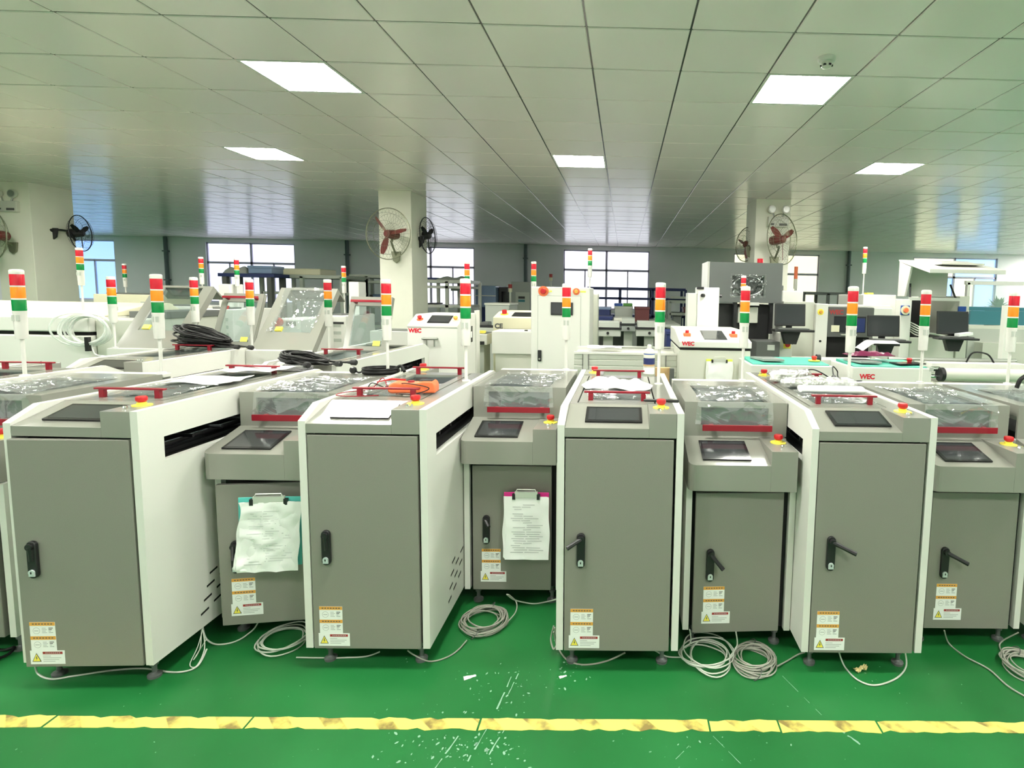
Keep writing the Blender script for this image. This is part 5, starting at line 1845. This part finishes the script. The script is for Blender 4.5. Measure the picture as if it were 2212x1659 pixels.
wp(t, MB().box(r[0], r[1], 12.4, 13.2, 0, r[3]), 'rear_housing', 'darkgrey')
wp(t, MB().box(r[0], r[1], 12.2, 12.4, 0, r[2]), 'front_base', 'darkgrey')
r = (-2.227, -1.843, 0.887, 1.339)
t = thing('pale_cabinet', 'low pale cabinet in front of the dark open machine', 'cabinet', ((r[0] + r[1]) / 2, 9.0, 0))
wp(t, MB().box(r[0], r[1], 9.0, 9.7, .06, r[3]), 'cabinet_body', 'bench', bevel=.01)
wp(t, MB().box(r[0] - .01, r[1] + .01, 8.99, 9.71, r[3], r[3] + .03), 'cabinet_top', 'offwhite')
wp(t, MB().box(r[0] + .05, r[1] - .05, 9.05, 9.6, 0, .06), 'plinth', 'darkgrey')
r = (-2.458, -2.038, 0.66, 1.771)
t = thing('grey_machine', 'tall grey machine with a small dark nameplate, left of the tall white cabinet', 'machine', ((r[0] + r[1]) / 2, 12.2, 0))
wp(t, MB().box(r[0], r[1], 12.2, 13.1, .05, r[3]), 'machine_body', 'midgrey', bevel=.01)
wp(t, MB().box(r[0] + .1, r[1] - .02, 12.19, 12.2, .6, r[3] - .22), 'front_door', 'bench')
wp(t, MB().box(r[0] + .16, r[0] + .30, 12.18, 12.19, r[3] - .36, r[3] - .31), 'name_plate', 'black')
wp(t, MB().box(r[0] + .16, r[0] + .30, 12.18, 12.19, r[3] - .43, r[3] - .38), 'blue_plate', 'tealglass')
wp(t, MB().box(r[0] + .05, r[1] - .05, 12.3, 13.0, 0, .05), 'plinth', 'darkgrey')
# thin indicator stacks far away
for (lab, px, hz) in (('thin red topped indicator post beside the grey machine', (-2.335, 11.5, 1.707), .62),
                      ('thin indicator post with a dark red tip above the tall white cabinet', (-1.773, 13.5, 1.996), .8)):
    t = thing('indicator_post', lab, 'signal light', (px[0], px[1], 0))
    z = px[2]
    MB().cyl((0, 0, 0), (0, 0, z - .16), .022, 8).build('post', 'alu', t, smooth=True)
    MB().cyl((0, 0, z - .16), (0, 0, z - .08), .04, 10).build('lower_lens', 'cream', t, smooth=True)
    MB().cyl((0, 0, z - .08), (0, 0, z), .04, 10).build('upper_lens', 'labelred', t, smooth=True)
    B(-.15, .15, -.15, .15, 0, .02).build('foot_plate', 'steel', t)
# tall far signal tower standing right of the tall white cabinet
p = (-0.431, 6.9, 2.094)
t = thing('signal_post', 'tall signal tower standing in front of the fourth window', 'signal light', (p[0], 6.9, 0))
B(-.14, .14, -.2, .2, 0, .05).build('foot_plate', 'steel', t)
B(-.11, .11, -.12, .12, .05, 1.55).build('stand', 'offwhite', t, bevel=.01)
tower(t, 0, 0, 1.55, hz=p[2] - 1.55)
# far orange and white posts by the warm window
p = (2.793, 9.2, 2.055)
t = thing('signal_post', 'slim signal post with an orange top in front of the warm window', 'signal light', (p[0], 9.2, 0))
MB().cyl((0, 0, 0), (0, 0, p[2] - .2), .016, 8).build('post', 'white', t, smooth=True)
MB().cyl((0, 0, p[2] - .36), (0, 0, p[2] - .2), .03, 10).build('housing', 'offwhite', t, smooth=True)
MB().cyl((0, 0, p[2] - .2), (0, 0, p[2]), .03, 10).build('orange_lens', 'orange', t, smooth=True)
B(-.2, .2, -.2, .2, 0, .03).build('foot_plate', 'steel', t)

# benches with drawer boxes in the middle distance
for (lab, rc, Y) in (('grey bench drawer unit on a square post, left of the spray can', (-0.398, -0.046, 0.974, 1.068), 7.6),
                     ('grey bench drawer unit on a square post behind the spray can', (0.162, 0.527, 0.984, 1.079), 7.6),
                     ('darker drawer unit set back between two bench drawer units', (-0.058, 0.176, 1.002, 1.091), 8.3)):
    t = thing('drawer_unit', lab, 'drawer unit', ((rc[0] + rc[1]) / 2, Y, 0), 0, 'bench drawer units')
    xm = (rc[0] + rc[1]) / 2
    wp(t, MB().box(rc[0], rc[1], Y, Y + .5, rc[2], rc[3]), 'drawer_box', 'bench' if Y < 8 else 'midgrey', bevel=.004)
    wp(t, MB().box(rc[0] - .01, rc[1] + .01, Y - .01, Y + .5, rc[3], rc[3] + .03), 'dark_edge', 'black')
    wp(t, MB().box(rc[0] + .02, rc[1] - .02, Y + .02, Y + .5, rc[3] + .03, rc[3] + .10), 'top_tray', 'bench')
    wp(t, MB().cyl((xm, Y, (rc[2] + rc[3]) / 2), (xm, Y - .02, (rc[2] + rc[3]) / 2), .02, 10), 'drawer_lock', 'black')
    wp(t, MB().box(xm - .065, xm + .065, Y + .12, Y + .25, .04, rc[2]), 'post', 'alu')
    wp(t, MB().box(xm - .22, xm + .22, Y + .02, Y + .4, 0, .04), 'base', 'slate')
r = (-0.563, 0.895, 1.038, 1.082)
t = thing('work_bench', 'long pale work bench top behind the drawer units', 'bench', ((r[0] + r[1]) / 2, 8.9, 0))
wp(t, MB().box(r[0], r[1], 8.9, 11.0, r[2], r[3]), 'bench_top', 'bench')
for x in (r[0] + .1, (r[0] + r[1]) / 2, r[1] - .1):
    for yy in (9.0, 10.9):
        wp(t, MB().box(x - .04, x + .04, yy - .04, yy + .04, 0, r[2]), 'leg', 'midgrey')
wp(t, MB().box(r[0] + .1, r[1] - .1, 10.5, 10.6, .1, r[2] - .05), 'back_panel', 'darkgrey')
G3 = 'boxes on the far benches'
ZB_ = r[3]
crate('navy crate under the fourth window beside the tall white cabinet', (-0.513, -0.261, 1.07, 1.306), 10.2, .6, 'navy', lid='bluefilm', group=G3, z0=ZB_)
crate('dark navy bin below the navy crate', (-0.499, -0.203, 1.056, 1.178), 9.2, .5, 'navy', group=G3, z0=ZB_)
crate('white printer-like box on the far bench under the fourth window', (-0.181, 0.145, 1.137, 1.325), 10.3, .6, 'bench', group=G3, z0=ZB_)
crate('blue flat box lying on the white box under the fourth window', (-0.183, -0.046, 1.323, 1.375), 10.35, .4, 'blue', group=G3)
crate('dark green flat box lying beside the blue flat box', (-0.02, 0.134, 1.327, 1.378), 10.35, .4, 'leaf', group=G3)
crate('dark maroon box on the far bench behind the spray can', (0.183, 0.431, 1.203, 1.331), 9.7, .5, 'maroon', group=G3, z0=ZB_)
crate('pale flat machine cover on the bench above the drawer units', (-0.161, 0.133, 1.114, 1.161), 9.1, .5, 'offwhite', group=G3, z0=ZB_)
crate('navy drum-like bin left of the white lettered machine', (0.504, 0.625, 0.909, 1.124), 6.6, .4, 'navy', group=G3, z0=0)
pile('black bag on top of the pale shelving right of the fourth window', (1.014, 1.232, 1.392, 1.441), 12.0, .5, 'black', 5, 'black_bag', 'bag')
crate('dark box on the rack between the drain pipe and the middle pillar', (-5.622, -5.388, 1.283, 1.429), 12.0, .6, 'darkgrey', group=G3, z0=1.225)
crate('blue grey box on the rack next to the middle pillar', (-5.329, -5.114, 1.406, 1.445), 12.0, .6, 'bluefilm', group=G3, z0=1.225)
crate('flat black box on the rack just left of the middle pillar', (-5.069, -4.767, 1.216, 1.314), 12.0, .5, 'darkgrey', group=G3, z0=1.225)
crate('blue box on the top shelf right of the middle pillar', (-3.913, -3.731, 1.745, 1.8), 11.2, .4, 'navy', group=G3)
pile('grey rolled sheets on the top shelf right of the middle pillar', (-3.695, -3.131, 1.763, 1.844), 11.1, .5, 'bench', 7)
crate('dark box on the middle shelf right of the middle pillar', (-3.434, -3.279, 1.481, 1.591), 11.2, .5, 'midgrey', group=G3, z0=1.645)
crate('black box low on the shelving right of the middle pillar', (-3.922, -3.776, 1.142, 1.298), 11.2, .5, 'black', group=G3, z0=1.275)
crate('small dark red box on the pale shelving behind the slim white upright', (1.277, 1.367, 1.215, 1.294), 12.1, .4, 'maroon', group=G3, z0=1.175)
crate('grey box on the lower pale shelf right of the fourth window', (1.051, 1.231, 1.091, 1.131), 12.1, .4, 'midgrey', group=G3, z0=.825)
t = thing('grey_bench', 'grey bench with a black tool right of the first white cabinet', 'bench', ((-1.843, 7.4, 1.185)[0], 7.4, 0))
r = (-1.916, -1.734, 1.075, 1.185)
wp(t, MB().box(r[0] - .2, r[1] + .2, 7.4, 8.0, r[2] - .05, r[2]), 'bench_top', 'bench')
wp(t, MB().box(r[0], r[1] - .08, 7.5, 7.7, r[2], r[2] + .07), 'tool_body', 'darkgrey', bevel=.01)
wp(t, MB().box(r[0], r[1], 7.42, 7.5, r[2], r[2] + .03), 'tool_base', 'black')
for x in (r[0] - .15, r[1] + .15):
    wp(t, MB().box(x - .03, x + .03, 7.5, 7.9, 0, r[2] - .05), 'leg', 'midgrey')
t = thing('cardboard_box', 'brown cardboard sheet standing between the spray can and the white lettered machine', 'box', ((0.325, 4.5, 0.897)[0], 4.5, 0))
r = (0.26, 0.377, 0.885, 0.961)
wp(t, MB().box(r[0], r[1], 4.5, 4.56, .0, r[3]), 'board', 'wood')
r = (0.373, 0.407, 0.838, 0.961)
t = thing('dark_post', 'short dark square post beside the white lettered machine', 'post', ((r[0] + r[1]) / 2, 4.45, 0))
wp(t, MB().box(r[0], r[1], 4.45, 4.52, 0, r[3]), 'post', 'darkgrey')
wp(t, MB().box(r[0] - .03, r[1] + .03, 4.42, 4.55, 0, .02), 'foot_plate', 'steel')
t = thing('white_box', 'small white box with dials on top of the far machine below the warm window', 'box', ((2.263, 7.6, 1.567)[0], 7.6, 0))
r = (2.137, 2.421, 1.474, 1.643)
wp(t, MB().box(r[0], r[1], 7.6, 8.2, 0, r[3]), 'housing', 'white', bevel=.01)
wp(t, MB().box(r[0] + .04, r[1] - .3, 7.7, 7.9, r[3], r[3] + .07), 'top_block', 'slate', bevel=.01)

# ------------------------------------------------------------------ cables on the floor


def coil(label, c, rx, ry, turns, tails, mt='cablegrey', r=.0030, seed=1, loose=.012, tie=True):
    rg = random.Random(seed)
    t = thing('network_cable', label, 'cable', (c[0], c[1], 0), 0, 'coiled cables on the floor')
    m = MB()
    for k in range(turns):
        a = rx * (1 - .035 * k) + rg.uniform(-loose, loose)
        b = ry * (1 - .035 * k) + rg.uniform(-loose, loose)
        ph, z = rg.uniform(0, 6), .005 + rg.uniform(0, .028)
        ox, oy = rg.uniform(-loose, loose), rg.uniform(-loose, loose)
        pts = []
        for i in range(30):
            th = 2 * PI * i / 30
            w = 1 + .05 * math.sin(2 * th + ph) + .02 * math.sin(5 * th + ph * 2)
            pts.append((a * w * math.cos(th) + ox, b * w * math.sin(th) + oy, max(r, z + .010 * math.sin(th + ph))))
        m.tube(pts, r, 6, closed=True)
    m.build('cable_loops', mt, t, smooth=True)
    if tie:
        for s in (-1, 1):
            MB().tube([(.01 * s + .018 * math.cos(a), s * ry * .92 + .024 * math.sin(a), .016 + .02 * math.cos(a)) for a in [2 * PI * i / 14 for i in range(14)]], .0022, 5, closed=True).build('tie', 'darkgrey', t, smooth=True)
    for tl in tails:
        pts = [Vector(p) - Vector((c[0], c[1], 0)) for p in tl]
        MB().tube(smooth_path(pts, 8), r, 6).build('cable_tail', mt, t, smooth=True)
    return t


coil('neatly tied coil of grey cable on the floor below the magenta clipboard cabinet', (-.636, 2.505, 0), .112, .120, 12,
     [[(-0.527, 2.461, 0.02), (-0.494, 2.55, 0.03), (-0.502, 2.604, 0.05), (-0.535, 2.582, 0.1)],
      [(-0.673, 2.359, 0.01), (-0.699, 2.285, 0.005), (-0.742, 2.236, 0.005), (-0.796, 2.223, 0.005), (-0.854, 2.225, 0.03), (-0.876, 2.211, 0.06)]], seed=3)
coil('loose coil of pale cable, left one of the pair on the floor at centre right', (.378, 2.262, 0), .108, .105, 6,
     [[(0.291, 2.302, 0.02), (0.314, 2.305, 0.05), (0.305, 2.278, 0.12)], [(0.472, 2.242, 0.02), (0.511, 2.276, 0.05), (0.502, 2.265, 0.12)],
      [(0.266, 2.254, 0.01), (0.207, 2.259, 0.01), (0.154, 2.224, 0.06)]], 'cablewhite', seed=5, loose=.02, tie=False)
coil('dense coil of grey cable, right one of the pair on the floor at centre right', (.577, 2.240, 0), .098, .108, 12,
     [[(0.664, 2.199, 0.01), (0.72, 2.241, 0.006), (0.774, 2.276, 0.01), (0.797, 2.25, 0.04)]], seed=7)
coil('coil of thin pale cable on the floor in front of the teal clipboard cabinet', (-1.462, 2.345, 0), .095, .105, 5,
     [[(-1.348, 2.233, 0.01), (-1.255, 2.238, 0.005), (-1.159, 2.24, 0.005), (-1.067, 2.25, 0.005), (-1.006, 2.244, 0.03)]], 'cablewhite', seed=9, loose=.008, tie=False)
coil('coil of grey cable on the floor cut by the right edge', (1.735, 2.21, 0), .10, .10, 9,
     [[(1.679, 2.241, 0.01), (1.708, 2.342, 0.006), (1.737, 2.372, 0.02), (1.787, 2.344, 0.08)]], seed=11)


def strand(label, pts, mt='cablegrey', r=.0034, group='loose cables on the floor'):
    c = Vector(pts[len(pts) // 2])
    t = thing('loose_cable', label, 'cable', (c.x, c.y, 0), 0, group)
    MB().tube(smooth_path([Vector(p) - Vector((c.x, c.y, 0)) for p in pts], 9), r, 6).build('cable', mt, t, smooth=True)
    return t


strand('white cable looping under the leftmost tall cabinet door', [(-2.296, 2.114, 0.06), (-2.296, 2.121, 0.01), (-2.221, 2.097, 0.005), (-2.151, 2.116, 0.005), (-2.037, 2.15, 0.005), (-1.92, 2.163, 0.005), (-1.774, 2.142, 0.005), (-1.712, 2.17, 0.01), (-1.72, 2.238, 0.04)], 'cablewhite')
strand('pale cable hanging between the leftmost tall cabinet and the teal clipboard cabinet', [(-1.797, 2.321, 0.09), (-1.784, 2.322, 0.03), (-1.737, 2.322, 0.005), (-1.674, 2.346, 0.005), (-1.639, 2.401, 0.02), (-1.583, 2.366, 0.09)], 'cablewhite')
strand('tangle of thin pale cable hanging off the white side of the leftmost tall cabinet', [(-1.784, 2.312, 0.1), (-1.76, 2.244, 0.05), (-1.75, 2.184, 0.01), (-1.716, 2.175, 0.01), (-1.722, 2.229, 0.05), (-1.789, 2.307, 0.09), (-1.752, 2.244, 0.04), (-1.746, 2.198, 0.02), (-1.76, 2.292, 0.05)], 'cablewhite', .002)
strand('pale cable on the floor below the magenta clipboard cabinet door', [(-0.542, 2.582, 0.1), (-0.519, 2.656, 0.03), (-0.433, 2.667, 0.005), (-0.366, 2.676, 0.01), (-0.307, 2.633, 0.05)], 'cablewhite')
strand('grey cable sagging under the front of the spray can cabinet', [(-0.28, 2.285, 0.1), (-0.265, 2.295, 0.03), (-0.217, 2.238, 0.006), (-0.142, 2.208, 0.005), (-0.05, 2.231, 0.006), (0.028, 2.222, 0.05)])
strand('white cable looping out under the cabinet with wrapped parts', [(0.934, 2.226, 0.06), (0.955, 2.208, 0.006), (0.976, 2.129, 0.005), (1.034, 2.097, 0.005), (1.138, 2.137, 0.005), (1.217, 2.211, 0.006), (1.219, 2.229, 0.06)], 'cablewhite')
strand('grey cable running across the floor to the lower right edge', [(1.457, 2.353, 0.08), (1.495, 2.373, 0.006), (1.514, 2.283, 0.005), (1.564, 2.202, 0.005), (1.575, 2.103, 0.005), (1.602, 2.043, 0.005), (1.64, 1.976, 0.005)])
strand('small hank of grey cable hanging at the left foot of the spray can cabinet', [(-0.281, 2.296, 0.12), (-0.293, 2.297, 0.06), (-0.278, 2.273, 0.03), (-0.265, 2.297, 0.05), (-0.276, 2.283, 0.12)], 'cablegrey', .004)
strand('dark cables bunched on the floor at the lower left edge', [(-2.644, 2.271, 0.01), (-2.581, 2.265, 0.01), (-2.546, 2.269, 0.02), (-2.536, 2.241, 0.01), (-2.55, 2.203, 0.01), (-2.571, 2.188, 0.01)], 'cableblack', .006)

# scraps of paint and paper on the floor
for (lab, px, m_, s) in (('crumpled yellow scrap on the floor under the wrapped parts cabinet', (1.017, 2.191, 0), 'debris', .028),
                         ('small white chip of paint on the floor at centre right', (-0.597, 2.133, 0), 'paper', .022),
                         ('white crumbs on the floor below the left foot of the spray can cabinet', (-0.223, 2.14, 0), 'paper', .014)):
    t = thing('floor_scrap', lab, 'scrap', (px[0], px[1], 0), .4, 'scraps on the floor')
    def sf(u, v):
        return Vector(((u - .5) * s * 2.2, (v - .5) * s * 1.1 * (1 - .6 * u), .001 + max(0, s * .7 * (noise.noise(Vector((u * 5, v * 5, s * 90))) + .35)) * (1 if m_ == 'debris' else .15)))
    MB().sheet(sf, 8, 6, .001).build('scrap', m_, t, smooth=True)

# flecks and scratches of pale paint worn into the floor coating
fk = MB()
rg = random.Random(21)
for (c, sx, sy, n, big) in (((-0.573, 1.786, 0), .13, .07, 90, .007), ((-0.452, 2.062, 0), .10, .10, 60, .006), ((-0.469, 1.811, 0), .10, .09, 70, .007),
                            ((-0.225, 2.151, 0), .05, .05, 24, .007), ((0.317, 1.796, 0), .12, .06, 30, .005), ((-0.62, 2.113, 0), .5, .2, 30, .004),
                            ((0.756, 2.049, -0), .4, .2, 26, .004), ((-1.349, 1.845, 0), .5, .15, 20, .004)):
    for i in range(n):
        x, y = c[0] + rg.gauss(0, sx), c[1] + rg.gauss(0, sy)
        if 1.85 < y < 1.93:
            continue
        r, a = big * rg.uniform(.15, .8) ** 1.4, rg.uniform(0, PI)
        k = rg.randint(4, 6)
        st = rg.uniform(1, 2.6)
        fk.add([(x + math.cos(a) * r * st * math.cos(2 * PI * j / k) * rg.uniform(.6, 1) - math.sin(a) * r * math.sin(2 * PI * j / k),
                 y + math.sin(a) * r * st * math.cos(2 * PI * j / k) + math.cos(a) * r * math.sin(2 * PI * j / k) * rg.uniform(.6, 1), .0006) for j in range(k)],
               [tuple(range(k))])
for (p0, p1, w) in (((-0.431, 2.137, 0), (-0.452, 1.929, 0), .004), ((-0.406, 2.157, 0), (-0.423, 2.037, 0), .003), ((-0.457, 1.895, 0), (-0.493, 1.724, 0), .004),
                    ((-0.4, 1.863, 0), (-0.434, 1.733, 0), .003), ((0.676, 2.155, 0), (0.763, 1.94, -0), .0015), ((0.802, 1.873, 0), (0.851, 1.804, 0), .006),
                    ((0.34, 1.837, 0), (0.414, 1.72, 0), .0015), ((-0.59, 1.696, -0), (-0.555, 1.831, 0), .004), ((0.199, 1.737, 0), (0.271, 1.816, 0), .0015)):
    a, b = Vector(p0), Vector(p1)
    d = (b - a)
    s_ = Vector((-d.y, d.x, 0)).normalized() * w
    n = 7
    L_ = [a + d * (i / n) + s_ * rg.uniform(.1, 1) for i in range(n + 1)]
    R_ = [a + d * (i / n) - s_ * rg.uniform(.1, 1) for i in range(n + 1)]
    for i in range(n):
        if rg.random() < .75:
            fk.add([(*L_[i].xy, .0006), (*R_[i].xy, .0006), (*R_[i + 1].xy, .0006), (*L_[i + 1].xy, .0006)], [(0, 1, 2, 3)])
tag(fk.build('paint_flecks', 'fleck'), 'pale paint flecks and scratches scattered over the green floor at bottom centre', 'paint flecks', kind='stuff')
